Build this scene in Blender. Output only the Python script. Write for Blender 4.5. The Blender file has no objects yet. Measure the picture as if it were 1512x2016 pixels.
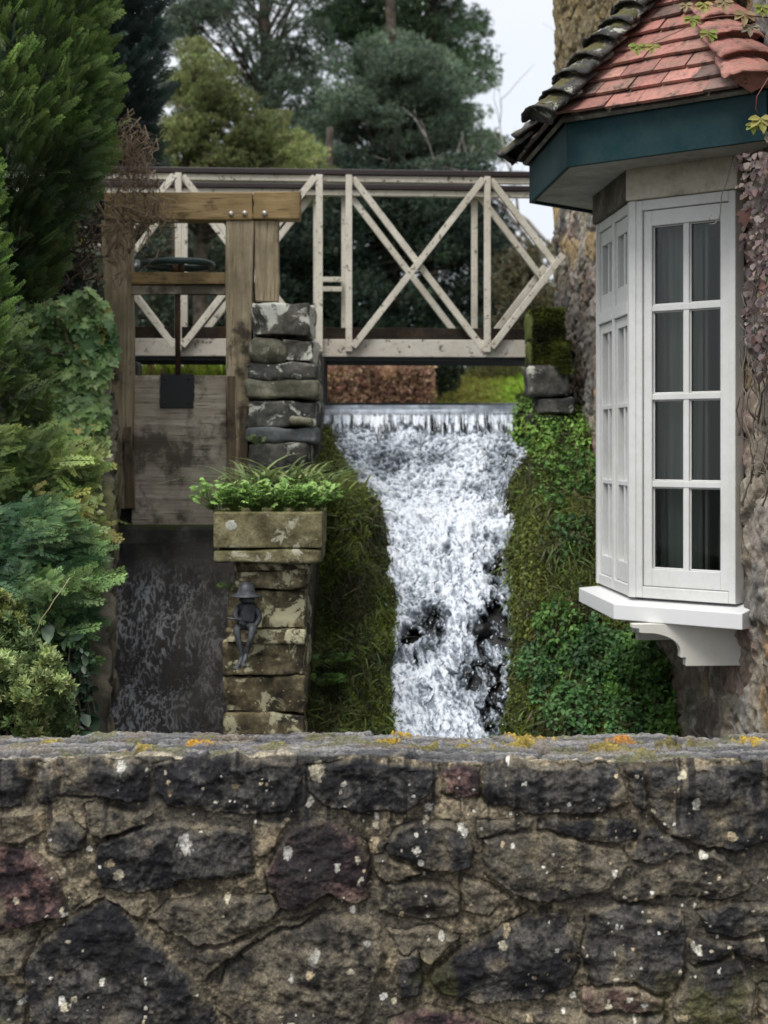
import bpy, math, random
import numpy as np
from mathutils import Vector
random.seed(7)
RNG = np.random.default_rng(11)
SC = bpy.context.scene
COL = SC.collection
R = math.radians

# ------------------------------------------------------------------ camera, world, sun, exposure
H = 1.75                       # eye height
FPX = 3028.0                   # focal length in photo pixels (photo 1512 x 2016)
HOR = 880.0                    # photo row of the horizon
cam_d = bpy.data.cameras.new('camera')
cam = bpy.data.objects.new('camera', cam_d); COL.objects.link(cam)
cam.location = (0, 0, H); cam.rotation_euler = (R(90), 0, 0)
cam_d.sensor_width = 36.0; cam_d.lens = 36.0 * FPX / 2016.0
cam_d.shift_y = -(1008.0 - HOR) / 2016.0
cam_d.clip_start = 0.1; cam_d.clip_end = 800
cam_d.dof.use_dof = True
cam_d.dof.focus_distance = 5.8
cam_d.dof.aperture_fstop = (cam_d.lens / 1000.0) / 0.015
SC.camera = cam

SUN_EL, SUN_AZ = R(58), R(215)          # azimuth measured clockwise from +Y
w = bpy.data.worlds.new("World"); SC.world = w; w.use_nodes = True
nt = w.node_tree; nt.nodes.clear()
sky = nt.nodes.new('ShaderNodeTexSky'); sky.sky_type = 'NISHITA'; sky.sun_disc = False
sky.sun_elevation = SUN_EL; sky.sun_rotation = SUN_AZ
mx = nt.nodes.new('ShaderNodeMix'); mx.data_type = 'RGBA'
mx.inputs[0].default_value = 0.9
tc = nt.nodes.new('ShaderNodeTexCoord'); nz = nt.nodes.new('ShaderNodeTexNoise')
nz.inputs['Scale'].default_value = 2.2; nz.inputs['Detail'].default_value = 5
rp = nt.nodes.new('ShaderNodeValToRGB')
rp.color_ramp.elements[0].position = .3; rp.color_ramp.elements[0].color = (5.8, 6.1, 6.5, 1)
rp.color_ramp.elements[1].position = .7; rp.color_ramp.elements[1].color = (7.5, 7.6, 7.8, 1)
bg = nt.nodes.new('ShaderNodeBackground'); bg.inputs[1].default_value = 0.1
out = nt.nodes.new('ShaderNodeOutputWorld')
nt.links.new(tc.outputs['Generated'], nz.inputs['Vector'])
nt.links.new(nz.outputs[0], rp.inputs[0])
nt.links.new(sky.outputs[0], mx.inputs[6]); nt.links.new(rp.outputs[0], mx.inputs[7])
# overcast luminance: the zenith is about two and a half times as bright as the horizon
sz = nt.nodes.new('ShaderNodeSeparateXYZ'); nt.links.new(tc.outputs['Generated'], sz.inputs[0])
gr = nt.nodes.new('ShaderNodeValToRGB'); nt.links.new(sz.outputs[2], gr.inputs[0])
gr.color_ramp.elements[0].position = 0; gr.color_ramp.elements[0].color = (.68, .68, .688, 1)
gr.color_ramp.elements[1].position = 1; gr.color_ramp.elements[1].color = (1.6, 1.6, 1.58, 1)
_e = gr.color_ramp.elements.new(.3); _e.color = (.76, .76, .765, 1)
mg = nt.nodes.new('ShaderNodeMix'); mg.data_type = 'RGBA'; mg.blend_type = 'MULTIPLY'; mg.inputs[0].default_value = 1
nt.links.new(mx.outputs[2], mg.inputs[6]); nt.links.new(gr.outputs[0], mg.inputs[7])
nt.links.new(mg.outputs[2], bg.inputs[0]); nt.links.new(bg.outputs[0], out.inputs[0])

sun_d = bpy.data.lights.new('sun', 'SUN'); sun_d.energy = 1.3; sun_d.angle = R(25)
sun_d.color = (1.0, .97, .92)
sun = bpy.data.objects.new('sun', sun_d); COL.objects.link(sun)
sun.location = (-8, -10, 18)
_d = Vector((math.sin(SUN_AZ) * math.cos(SUN_EL), math.cos(SUN_AZ) * math.cos(SUN_EL), math.sin(SUN_EL)))
sun.rotation_euler = (-_d).to_track_quat('-Z', 'Y').to_euler()

SC.view_settings.view_transform = 'Standard'
SC.view_settings.look = 'None'
SC.view_settings.exposure = 1.05
SC.view_settings.gamma = 1.0
SC.render.engine = 'CYCLES'
SC.cycles.use_denoising = True
SC.cycles.max_bounces = 6; SC.cycles.diffuse_bounces = 3; SC.cycles.glossy_bounces = 3
SC.cycles.transparent_max_bounces = 12; SC.cycles.transmission_bounces = 4
SC.cycles.caustics_reflective = False; SC.cycles.caustics_refractive = False

# ------------------------------------------------------------------ helpers
def pt(px, py, Y):
    """photo pixel at depth Y -> world point"""
    return np.array(((px - 756.0) / FPX * Y, Y, H - (py - HOR) / FPX * Y))

def _h(ix, iy, iz, seed):
    h = (ix.astype(np.int64) * 374761393 + iy.astype(np.int64) * 668265263 + iz.astype(np.int64) * 1442695041 + seed * 974711) & 0xffffffff
    h = ((h ^ (h >> 13)) * 1274126177) & 0xffffffff
    h = ((h ^ (h >> 15)) * 2246822519) & 0xffffffff
    return ((h ^ (h >> 16)) & 0xffffff) / float(0xffffff)

def vn(x, y, z=0.0, seed=0):
    """value noise in -1..1"""
    x, y, z = np.broadcast_arrays(np.asarray(x, float), np.asarray(y, float), np.asarray(z, float))
    x0, y0, z0 = np.floor(x), np.floor(y), np.floor(z)
    fx, fy, fz = x - x0, y - y0, z - z0
    u, v, t = [f * f * f * (f * (f * 6 - 15) + 10) for f in (fx, fy, fz)]
    r = 0
    for a in (0, 1):
        for b in (0, 1):
            for c in (0, 1):
                wt = (u if a else 1 - u) * (v if b else 1 - v) * (t if c else 1 - t)
                r = r + wt * _h(x0 + a, y0 + b, z0 + c, seed)
    return r * 2 - 1

def fbm(x, y, z=0.0, seed=0, oct=4, gain=.5):
    r, a, n = 0, 1.0, 0
    for i in range(oct):
        f = 2.0 ** i
        r = r + a * vn(np.asarray(x) * f, np.asarray(y) * f, np.asarray(z) * f, seed + i * 17)
        n += a; a *= gain
    return r / n * 1.6

def worley(x, y, seed=0, jit=.9):
    """2-D cells: F1, F2, id in 0..1"""
    x0, y0 = np.floor(x), np.floor(y)
    f1 = np.full(x.shape, 9.0); f2 = np.full(x.shape, 9.0); ids = np.zeros(x.shape)
    zz = np.zeros(x.shape)
    for a in (-1, 0, 1):
        for b in (-1, 0, 1):
            cx = x0 + a; cy = y0 + b
            jx = .5 + (_h(cx, cy, zz, seed) - .5) * jit; jy = .5 + (_h(cx, cy, zz, seed + 5) - .5) * jit
            d = np.hypot(cx + jx - x, cy + jy - y)
            m = d < f1
            f2 = np.where(m, f1, np.minimum(f2, d))
            ids = np.where(m, _h(cx, cy, zz, seed + 9), ids)
            f1 = np.where(m, d, f1)
    return f1, f2, ids

def sstep(a, b, x):
    t = np.clip((x - a) / (b - a), 0, 1)
    return t * t * (3 - 2 * t)

def lerp(a, b, t):
    return a + (b - a) * t

def colmix(c0, c1, t):
    return np.asarray(c0) + (np.asarray(c1) - np.asarray(c0)) * np.asarray(t)[..., None]

def raw_mesh(name, V, loops, totals, mat, parent=None, cols=None, smooth=True):
    me = bpy.data.meshes.new(name)
    V = np.asarray(V, np.float32); loops = np.asarray(loops, np.int32); totals = np.asarray(totals, np.int32)
    me.vertices.add(len(V)); me.vertices.foreach_set('co', V.ravel())
    me.loops.add(len(loops)); me.loops.foreach_set('vertex_index', loops)
    me.polygons.add(len(totals))
    starts = np.concatenate(([0], np.cumsum(totals)[:-1])).astype(np.int32)
    me.polygons.foreach_set('loop_start', starts)
    if smooth is not None:
        me.polygons.foreach_set('use_smooth', np.full(len(totals), bool(smooth)))
    me.update(calc_edges=True)
    if cols is not None:
        at = me.color_attributes.new('Col', 'FLOAT_COLOR', 'POINT')
        c4 = np.ones((len(V), 4), np.float32); c4[:, :3] = cols
        at.data.foreach_set('color', c4.ravel())
    me.materials.append(mat)
    o = bpy.data.objects.new(name, me); COL.objects.link(o)
    if parent is not None:
        o.parent = parent
        o.matrix_parent_inverse = MATS(parent)
    return o

def MATS(parent):
    from mathutils import Matrix
    m = Matrix.Translation(parent.location) @ parent.rotation_euler.to_matrix().to_4x4()
    return m.inverted()

def poly_mesh(name, V, F, mat, parent=None, cols=None, smooth=False, bevel=0):
    loops = [i for f in F for i in f]; tot = [len(f) for f in F]
    o = raw_mesh(name, V, loops, tot, mat, parent, cols, smooth)
    if bevel:
        m = o.modifiers.new('bevel', 'BEVEL'); m.width = bevel; m.segments = 2; m.limit_method = 'ANGLE'; m.angle_limit = R(40)
    return o

def grid_mesh(name, P, mat, parent=None, cols=None, smooth=True, keep=None, flip=False):
    """P: (n, m, 3) array of points"""
    n, m = P.shape[:2]
    idx = np.arange(n * m).reshape(n, m)
    q = np.stack((idx[:-1, :-1], idx[:-1, 1:], idx[1:, 1:], idx[1:, :-1]), -1)
    if keep is not None: q = q[keep]
    q = q.reshape(-1, 4)
    if flip: q = q[:, ::-1]
    return raw_mesh(name, P.reshape(-1, 3), q.ravel(), np.full(len(q), 4), mat, parent,
                    None if cols is None else np.asarray(cols).reshape(-1, 3), smooth)

class MB:
    def __init__(s): s.V = []; s.F = []
    def box(s, x0, x1, y0, y1, z0, z1, fr=None, taper=None):
        """axis box, or in frame fr=(origin, ex, ey) with z up"""
        k = len(s.V)
        for z in (z0, z1):
            for (x, y) in ((x0, y0), (x1, y0), (x1, y1), (x0, y1)):
                s.V.append(fr_pt(fr, x, y, z))
        for f in ((3, 2, 1, 0), (4, 5, 6, 7), (0, 1, 5, 4), (1, 2, 6, 5), (2, 3, 7, 6), (3, 0, 4, 7)):
            s.F.append([k + i for i in f])
        return s
    def prism(s, pts, d0, d1, axis, fr=None):
        """polygon pts in two coords extruded along the third (axis 'y': pts are x,z ; 'z': pts are x,y)"""
        k = len(s.V); n = len(pts)
        for d in (d0, d1):
            for (a, b) in pts:
                s.V.append(fr_pt(fr, a, d, b) if axis == 'y' else fr_pt(fr, a, b, d))
        s.F.append([k + i for i in range(n)]); s.F.append([k + n + i for i in reversed(range(n))])
        for i in range(n):
            j = (i + 1) % n
            s.F.append([k + j, k + i, k + n + i, k + n + j])
        return s
    def beam(s, a, b, wd, th, up=(0, 1, 0)):
        """rectangular bar from a to b: width wd (perpendicular to up), thickness th along up"""
        a = Vector(a); b = Vector(b); d = (b - a).normalized(); up = Vector(up)
        side = d.cross(up).normalized(); up = side.cross(d).normalized()
        k = len(s.V)
        for p in (a, b):
            for (i, j) in ((-1, -1), (1, -1), (1, 1), (-1, 1)):
                s.V.append(tuple(p + side * (wd / 2 * i) + up * (th / 2 * j)))
        for f in ((0, 1, 2, 3), (7, 6, 5, 4), (4, 5, 1, 0), (5, 6, 2, 1), (6, 7, 3, 2), (7, 4, 0, 3)):
            s.F.append([k + i for i in f])
        return s
    def lathe(s, c, prof, n=24, axis='z'):
        k = len(s.V); m = len(prof)
        for (r, h) in prof:
            for i in range(n):
                t = 2 * math.pi * i / n
                if axis == 'z': s.V.append((c[0] + r * math.cos(t), c[1] + r * math.sin(t), c[2] + h))
                else: s.V.append((c[0] + r * math.cos(t), c[1] - h, c[2] + r * math.sin(t)))
        for j in range(m - 1):
            for i in range(n):
                i2 = (i + 1) % n
                s.F.append([k + j * n + i, k + j * n + i2, k + (j + 1) * n + i2, k + (j + 1) * n + i])
        s.F.append([k + i for i in reversed(range(n))]); s.F.append([k + (m - 1) * n + i for i in range(n)])
        return s
    def tube(s, pts, r0, r1=None, n=6):
        r1 = r0 if r1 is None else r1
        pts = [Vector(p) for p in pts]; m = len(pts); k = len(s.V)
        ref = Vector((.31, .52, .79))
        for j, p in enumerate(pts):
            d = (pts[min(j + 1, m - 1)] - pts[max(j - 1, 0)]).normalized()
            a = d.cross(ref)
            if a.length < 1e-3: a = d.cross(Vector((1, 0, 0)))
            a.normalize(); b = d.cross(a)
            r = r0 + (r1 - r0) * j / (m - 1)
            for i in range(n):
                t = 2 * math.pi * i / n
                s.V.append(tuple(p + a * (r * math.cos(t)) + b * (r * math.sin(t))))
        for j in range(m - 1):
            for i in range(n):
                i2 = (i + 1) % n
                s.F.append([k + j * n + i, k + j * n + i2, k + (j + 1) * n + i2, k + (j + 1) * n + i])
        s.F.append([k + i for i in reversed(range(n))]); s.F.append([k + (m - 1) * n + i for i in range(n)])
        return s
    def build(s, name, mat, parent=None, bevel=0, smooth=False, cols=None):
        o = poly_mesh(name, s.V, s.F, mat, parent, cols, smooth, bevel)
        if smooth:
            pass
        return o

def fr_pt(fr, x, y, z):
    if fr is None: return (x, y, z)
    o, ex, ey = fr
    return (o[0] + ex[0] * x + ey[0] * y, o[1] + ex[1] * x + ey[1] * y, z)

def tag(o, label=None, cat=None, group=None, kind=None):
    if label: o['label'] = label
    if cat: o['category'] = cat
    if group: o['group'] = group
    if kind: o['kind'] = kind
    return o

def thing(name, label, cat, loc=(0, 0, 0), group=None):
    o = bpy.data.objects.new(name, None); COL.objects.link(o)
    o.location = [float(v) for v in loc]; o.empty_display_size = .1
    return tag(o, label, cat, group)

def copy_tree(o, parent=None):
    c = o.copy(); COL.objects.link(c)
    if parent is not None: c.parent = parent
    for ch in list(o.children): copy_tree(ch, c)
    return c

# ------------------------------------------------------------------ materials
class NT:
    def __init__(s, name):
        s.m = bpy.data.materials.new(name); s.m.use_nodes = True
        s.t = s.m.node_tree; s.t.nodes.clear()
        s.out = s.n('ShaderNodeOutputMaterial')
    def n(s, typ, **kw):
        nd = s.t.nodes.new(typ)
        for k, v in kw.items(): setattr(nd, k, v)
        return nd
    def l(s, a, b): s.t.links.new(a, b)
    def coord(s, scale=(1, 1, 1), kind='Object'):
        tc = s.n('ShaderNodeTexCoord'); mp = s.n('ShaderNodeMapping')
        mp.inputs['Scale'].default_value = scale
        s.l(tc.outputs[kind], mp.inputs[0]); return mp.outputs[0]
    def noise(s, vec, scale, detail=5, rough=.6, dist=0):
        nd = s.n('ShaderNodeTexNoise'); s.l(vec, nd.inputs['Vector'])
        nd.inputs['Scale'].default_value = scale; nd.inputs['Detail'].default_value = detail
        nd.inputs['Roughness'].default_value = rough; nd.inputs['Distortion'].default_value = dist
        return nd.outputs[0]
    def vor(s, vec, scale, feature='F1'):
        nd = s.n('ShaderNodeTexVoronoi', feature=feature); s.l(vec, nd.inputs['Vector'])
        nd.inputs['Scale'].default_value = scale; return nd
    def ramp(s, fac, stops, interp='LINEAR'):
        nd = s.n('ShaderNodeValToRGB'); s.l(fac, nd.inputs[0]); cr = nd.color_ramp; cr.interpolation = interp
        while len(cr.elements) > 1: cr.elements.remove(cr.elements[-1])
        for i, (p, c) in enumerate(stops):
            e = cr.elements[0] if i == 0 else cr.elements.new(p)
            e.position = p; e.color = (*c, 1) if len(c) == 3 else c
        return nd.outputs[0]
    def bw(s, fac, a, b):
        nd = s.n('ShaderNodeMapRange'); s.l(fac, nd.inputs[0])
        nd.inputs[1].default_value = a; nd.inputs[2].default_value = b; nd.clamp = True
        return nd.outputs[0]
    def mix(s, fac, a, b, mode='MIX'):
        nd = s.n('ShaderNodeMix', data_type='RGBA', blend_type=mode)
        for v, i in ((fac, 0), (a, 6), (b, 7)):
            if hasattr(v, 'links'): s.l(v, nd.inputs[i])
            elif i == 0: nd.inputs[0].default_value = v
            else: nd.inputs[i].default_value = (*v, 1)
        return nd.outputs[2]
    def math(s, op, a, b=None):
        nd = s.n('ShaderNodeMath', operation=op)
        for v, i in ((a, 0), (b, 1)):
            if v is None: continue
            if hasattr(v, 'links'): s.l(v, nd.inputs[i])
            else: nd.inputs[i].default_value = v
        return nd.outputs[0]
    def attr(s, name='Col'):
        nd = s.n('ShaderNodeAttribute'); nd.attribute_name = name; return nd.outputs[0]
    def bump(s, h, strength, dist=.01):
        nd = s.n('ShaderNodeBump'); s.l(h, nd.inputs['Height'])
        nd.inputs['Strength'].default_value = strength; nd.inputs['Distance'].default_value = dist
        return nd.outputs[0]
    def bsdf(s, color, rough=.8, bump=None, spec=.3, metal=0, **kw):
        b = s.n('ShaderNodeBsdfPrincipled')
        if hasattr(color, 'links'): s.l(color, b.inputs['Base Color'])
        else: b.inputs['Base Color'].default_value = (*color, 1)
        if hasattr(rough, 'links'): s.l(rough, b.inputs['Roughness'])
        else: b.inputs['Roughness'].default_value = rough
        b.inputs['Specular IOR Level'].default_value = spec
        b.inputs['Metallic'].default_value = metal
        if bump is not None: s.l(bump, b.inputs['Normal'])
        s.l(b.outputs[0], s.out.inputs[0]); s.b = b
        return s.m

def leaf_mat(name, rough=.55, trans=.25, spec=.3):
    t = NT(name)
    c = t.attr()
    t.bsdf(c, rough, None, spec)
    tr = t.n('ShaderNodeBsdfTranslucent'); t.l(c, tr.inputs[0])
    ms = t.n('ShaderNodeMixShader'); ms.inputs[0].default_value = trans
    t.l(t.b.outputs[0], ms.inputs[1]); t.l(tr.outputs[0], ms.inputs[2]); t.l(ms.outputs[0], t.out.inputs[0])
    return t.m

def stone_mat(name, dark, mid, light, lichen=(.55, .54, .46), lich=.1, lsc=14, moss=0.0, mosscol=(.07, .085, .02), sc=6, rough=.9, bump=.5, seed=0.0):
    t = NT(name)
    v0 = t.coord()
    mp = t.n('ShaderNodeMapping'); mp.inputs['Location'].default_value = (seed, seed * 1.7, seed * .6); t.l(v0, mp.inputs[0]); v = mp.outputs[0]
    n1 = t.noise(v, sc, 6, .65, .3); n2 = t.noise(v, sc * 7, 5, .7); n3 = t.noise(v, sc * .45, 3)
    c = t.ramp(n1, [(.3, dark), (.5, mid), (.68, light)])
    c = t.mix(t.bw(n3, .5, .66), c, dark)
    c = t.mix(.55, c, t.ramp(n2, [(.3, (.35, .35, .35)), (.65, (1.25, 1.25, 1.25))]), 'MULTIPLY')
    if lich:
        # irregular crusts: noise patches broken up by finer noise, plus small round rosettes
        nl = t.noise(v, lsc * .5, 8, .72, .6)
        m1 = t.bw(nl, .66 - lich * .8, .70 - lich * .8)
        vo = t.vor(v, lsc * 1.6)
        m2 = t.bw(t.math('ADD', vo.outputs['Distance'], t.math('MULTIPLY', t.noise(v, lsc * 5, 3), .35)), .22 + lich * .45, .16 + lich * .45)
        m2 = t.math('MULTIPLY', m2, t.bw(vo.outputs['Color'], .55, .6))
        c = t.mix(t.math('MULTIPLY', t.math('MAXIMUM', m1, m2), .85), c, lichen)
    if moss:
        ge = t.n('ShaderNodeNewGeometry'); sx = t.n('ShaderNodeSeparateXYZ'); t.l(ge.outputs['Normal'], sx.inputs[0])
        up = t.math('ADD', t.math('MULTIPLY', sx.outputs[2], .35), t.noise(v, sc * .8, 6, .7))
        mm = t.bw(up, .86 - moss * .5, .95 - moss * .5)
        c = t.mix(mm, c, t.ramp(n2, [(.3, [k * .55 for k in mosscol]), (.7, mosscol)]))
    h = t.math('ADD', n1, t.math('MULTIPLY', n2, .45))
    return t.bsdf(c, rough, t.bump(h, bump, .012), .25)

def wood_mat(name, a, b, c_, axis='z', stain=0.0, stain_col=(.02, .018, .014), sc=1.0):
    t = NT(name)
    s = {'x': (1.2, 26, 26), 'z': (26, 26, 1.2), 'y': (26, 1.2, 26)}[axis]
    v = t.coord(tuple(k * sc for k in s)); v2 = t.coord()
    g = t.noise(v, 1.6, 7, .65, .5); l = t.noise(v2, 2.6, 5, .6)
    f = t.noise(v, 6, 3, .6)
    c = t.ramp(g, [(.25, a), (.5, b), (.75, c_)])
    c = t.mix(t.bw(f, .58, .68), c, [k * .45 for k in a])
    c = t.mix(t.bw(l, .48, .7), c, [k * .55 for k in b])
    if stain: c = t.mix(t.math('MULTIPLY', t.bw(t.noise(v2, 3.2, 6, .7), .62 - stain, .72 - stain), .85), c, stain_col)
    return t.bsdf(c, .8, t.bump(t.math('ADD', g, f), .55, .006), .25)

def paint_mat(name, col, dirt, amt=.2, rough=.5, chips=0.0, chipcol=(.12, .09, .06), sc=9):
    t = NT(name); v = t.coord()
    n = t.noise(v, sc * .35, 6, .65); n2 = t.noise(v, sc * 4, 5, .7)
    c = t.mix(t.math('MULTIPLY', t.bw(n, .4, .75), amt), col, dirt)
    c = t.mix(t.math('MULTIPLY', t.bw(n2, .45, .8), amt * .6), c, dirt)
    if chips: c = t.mix(t.bw(t.noise(v, sc * 2.2, 8, .75), .66 - chips, .68 - chips), c, chipcol)
    return t.bsdf(c, rough, t.bump(n2, .12, .004), .4)

M = {}
M['leaf'] = leaf_mat('leaf')
M['leaf_far'] = leaf_mat('distant_leaf', .7, .2, .2)
M['ivy'] = leaf_mat('ivy_leaf', .45, .18, .4)
M['bark'] = stone_mat('bark', (.03, .024, .018), (.07, .055, .04), (.12, .1, .08), lich=0, sc=9)
M['twig'] = NT('twig').bsdf((.27, .2, .135), .8)
M['twig_dark'] = NT('dark_twig').bsdf((.08, .06, .045), .85)
M['twig_pale'] = NT('pale_twig').bsdf((.34, .3, .28), .9)
M['stem_red'] = NT('red_stem').bsdf((.14, .05, .04), .6)
M['earth'] = stone_mat('earth', (.012, .011, .008), (.03, .026, .016), (.05, .045, .025), lich=0, moss=.9, mosscol=(.03, .04, .01), sc=5, bump=.8)
M['wet_rock'] = stone_mat('wet_rock', (.008, .008, .009), (.018, .018, .018), (.035, .034, .03), lich=0, sc=5, rough=.35, bump=.8)
M['attr_stone'] = None
# ------------------------------------------------------------------ vegetation builders
def norm(a): return a / np.maximum(np.linalg.norm(a, axis=-1, keepdims=True), 1e-9)

def scatter(name, tmpl, P, D, N, S, cols, mat, parent=None, smooth=True, tipmix=None):
    """instances of a small template merged into ONE mesh (one plant).
    tmpl = (verts (k,3): x along, y across, z normal ; t (k) colour parameter ; faces)"""
    tv, tt, tf = tmpl
    P = np.asarray(P, float); D = norm(np.asarray(D, float)); N = np.asarray(N, float)
    B = norm(np.cross(N, D)); N = np.cross(D, B)
    S = np.broadcast_to(np.asarray(S, float), (len(P),))
    V = P[:, None, :] + S[:, None, None] * (tv[None, :, 0, None] * D[:, None, :] + tv[None, :, 1, None] * B[:, None, :] + tv[None, :, 2, None] * N[:, None, :])
    n, k = V.shape[:2]
    c0, c1 = cols                                  # (n,3) base and tip colour
    C = c0[:, None, :] + (c1 - c0)[:, None, :] * tt[None, :, None]
    fl = np.concatenate([np.asarray(f) for f in tf]); ft = np.array([len(f) for f in tf])
    L = (fl[None, :] + (np.arange(n) * k)[:, None]).ravel()
    return raw_mesh(name, V.reshape(-1, 3), L, np.tile(ft, n), mat, parent, C.reshape(-1, 3), smooth)

def T(verts, t, faces): return (np.asarray(verts, float), np.asarray(t, float), faces)

# blade of grass: curved tapered strip
def blade_tmpl(bend=.5, w=.045, seg=4):
    v, t, f = [], [], []
    for i in range(seg + 1):
        s = i / seg; x = s * (1 - .35 * bend * s); z = -bend * s * s * .8
        ww = w * (1 - s ** 1.6) + .004
        v += [(x, -ww, z), (x, ww, z)]; t += [s, s]
    for i in range(seg): f.append([2 * i, 2 * i + 1, 2 * i + 3, 2 * i + 2])
    return T(v, t, f)

def oval_tmpl(wd=.3, fold=.08):
    return T([(0, 0, 0), (.35, -wd, fold), (.75, -wd * .7, fold * .5), (1, 0, -.05), (.75, wd * .7, fold * .5), (.35, wd, fold), (.5, 0, -.02)],
             [0, .4, .7, 1, .7, .4, .3], [[0, 1, 6], [1, 2, 6], [2, 3, 6], [3, 4, 6], [4, 5, 6], [5, 0, 6]])

def ivy_tmpl():
    o = [(0, 0), (-.12, -.3), (.18, -.55), (.3, -.3), (.62, -.42), (.62, -.2), (1.0, 0), (.62, .2), (.62, .42), (.3, .3), (.18, .55), (-.12, .3)]
    v = [(x, y, .16 * abs(y) - .12 * x * x) for x, y in o] + [(.3, 0, -.03)]
    f = [[i, (i + 1) % 12, 12] for i in range(12)]
    return T(v, [.3] * 12 + [.9], f)

def lobed_tmpl():
    """divided leaf on a short stalk: five toothed lobes round a centre"""
    v, t, f = [(.35, 0, .05)], [.2], []
    for k in range(-2, 3):
        a = k * .78; ca, sa = math.cos(a), math.sin(a); r = .62 - .06 * abs(k)
        b = len(v)
        for (u, w, z) in ((.25, -.13, .05), (.62, -.2, .02), (.75, -.07, 0), (1, 0, -.08), (.75, .07, 0), (.62, .2, .02), (.25, .13, .05)):
            x = u * r; y = w * r * 1.3
            v.append((.35 + x * ca - y * sa, x * sa + y * ca, z)); t.append(.3 + .7 * u)
        f.append([0] + [b + i for i in range(7)])
    b = len(v); v += [(-.5, -.015, -.25), (-.5, .015, -.25), (.36, .015, .04), (.36, -.015, .04)]; t += [0, 0, .1, .1]
    f.append([b, b + 1, b + 2, b + 3])
    return T(v, t, f)

def spray_tmpl(pairs=8, sub=4, droop=.25, ang=.75, w=.028, wide=.42, seed=1):
    """flat conifer spray: axis, side branchlets in pairs, each with scale-leaf leaflets"""
    rg = random.Random(seed); v, t, f = [], [], []
    def quad(p, d, L, wd, z0, z1, t0, t1):
        n = (-d[1], d[0]); b = len(v)
        for (s, k, z, tt) in ((0, 0, z0, t0), (.45, -1, (z0 + z1) / 2 + .006, (t0 + t1) / 2), (1, 0, z1, t1), (.45, 1, (z0 + z1) / 2 + .006, (t0 + t1) / 2)):
            v.append((p[0] + d[0] * L * s + n[0] * wd * k, p[1] + d[1] * L * s + n[1] * wd * k, z)); t.append(min(1, tt))
        f.append([b, b + 1, b + 2, b + 3])
    zz = lambda x, y: -droop * x * x - .3 * droop * abs(y)
    quad((0, 0), (1, 0), 1.0, w * .9, 0, -droop, 0, 1)
    for i in range(pairs):
        x = .1 + .85 * i / pairs
        for sd in (-1, 1):
            L = wide * (1 - .75 * (x - .1)) * (.55 + .45 * min(1, x * 4)) * rg.uniform(.8, 1.15)
            a = sd * ang * rg.uniform(.85, 1.1); d = (math.cos(a), math.sin(a))
            e = (x + d[0] * L, d[1] * L)
            quad((x, 0), d, L, w, zz(x, 0), zz(*e), x * .7, .35 + .65 * x)
            for j in range(sub):
                s = .25 + .7 * j / sub
                p = (x + d[0] * L * s, d[1] * L * s)
                for q in (-1, 1):
                    a2 = a + q * .62; d2 = (math.cos(a2), math.sin(a2)); l2 = L * .33 * (1.1 - s) + .03
                    e2 = (p[0] + d2[0] * l2, p[1] + d2[1] * l2)
                    quad(p, d2, l2, w * .75, zz(*p), zz(*e2), x * .6 + .2 * s, .3 + .4 * x + .4 * s)
    return T(v, t, f)

def rosette_tmpl(n=8, seed=3):
    rg = random.Random(seed); v, t, f = [], [], []
    for i in range(n):
        a = i * 2.4; tilt = .35 + .9 * (i / n); L = .5 + .5 * (1 - i / n) * .6
        d = np.array((math.cos(tilt * .9) if False else math.sin(1.3 - tilt), math.cos(a) * math.cos(1.3 - tilt), math.sin(a) * math.cos(1.3 - tilt)))
        sd = norm(np.cross(d, (1, .1, .2))); b = len(v)
        for (s, k) in ((0, 0), (.55, -.2), (1, 0), (.55, .2)):
            p = d * L * s + sd * k * L; v.append(tuple(p)); t.append(.25 + .75 * s)
        f.append([b, b + 1, b + 2, b + 3])
    return T(v, t, f)

def clump_tmpl(n=6, seed=5, w=.16):
    """tuft of n narrow leaves in all directions"""
    rg = np.random.default_rng(seed); v, t, f = [], [], []
    for i in range(n):
        d = norm(rg.normal(size=3) + np.array((.6, 0, 0))); sd = norm(np.cross(d, rg.normal(size=3))); b = len(v)
        L = rg.uniform(.6, 1)
        for (s, k) in ((0, 0), (.5, -w), (1, 0), (.5, w)):
            v.append(tuple(d * L * s + sd * k)); t.append(s)
        f.append([b, b + 1, b + 2, b + 3])
    return T(v, t, f)

GRASS_FINE = blade_tmpl(.75, .016, 6); GRASS = blade_tmpl(.7); GRASS_STIFF = blade_tmpl(.25, .05)
OVAL = oval_tmpl(); IVY = ivy_tmpl(); LOBED = lobed_tmpl()
SPRAY = spray_tmpl(7, 2, .2, .62, .02, .40, 1); JUNI = spray_tmpl(6, 2, .12, .7, .026, .36, 4); ROS = rosette_tmpl()
CLUMP = clump_tmpl(); CLUMP2 = clump_tmpl(9, 8, .11)

def jit(c, n, amt=.25, hue=.08, rg=RNG):
    c = np.asarray(c, float)
    k = np.exp(rg.normal(0, amt, (n, 1))); h = np.exp(rg.normal(0, hue, (n, 3)))
    return np.clip(c * k * h, 0, 1)

def pick(cols, n, rg=RNG):
    cols = np.asarray(cols, float); return cols[rg.integers(0, len(cols), n)]

def tubes_mesh(name, paths, radii, mat, parent=None, n=4):
    mb = MB()
    for p, (r0, r1) in zip(paths, radii): mb.tube(p, r0, r1, n)
    return mb.build(name, mat, parent, smooth=True)

def wiggly(a, b, n=8, amp=.08, sag=0.0, rg=RNG):
    a = np.asarray(a, float); b = np.asarray(b, float)
    s = np.linspace(0, 1, n)[:, None]
    off = np.cumsum(rg.normal(0, amp / math.sqrt(n), (n, 3)), 0); off -= s * off[-1]
    p = a + (b - a) * s + off; p[:, 2] -= sag * (4 * s * (1 - s))[:, 0]
    return p

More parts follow.
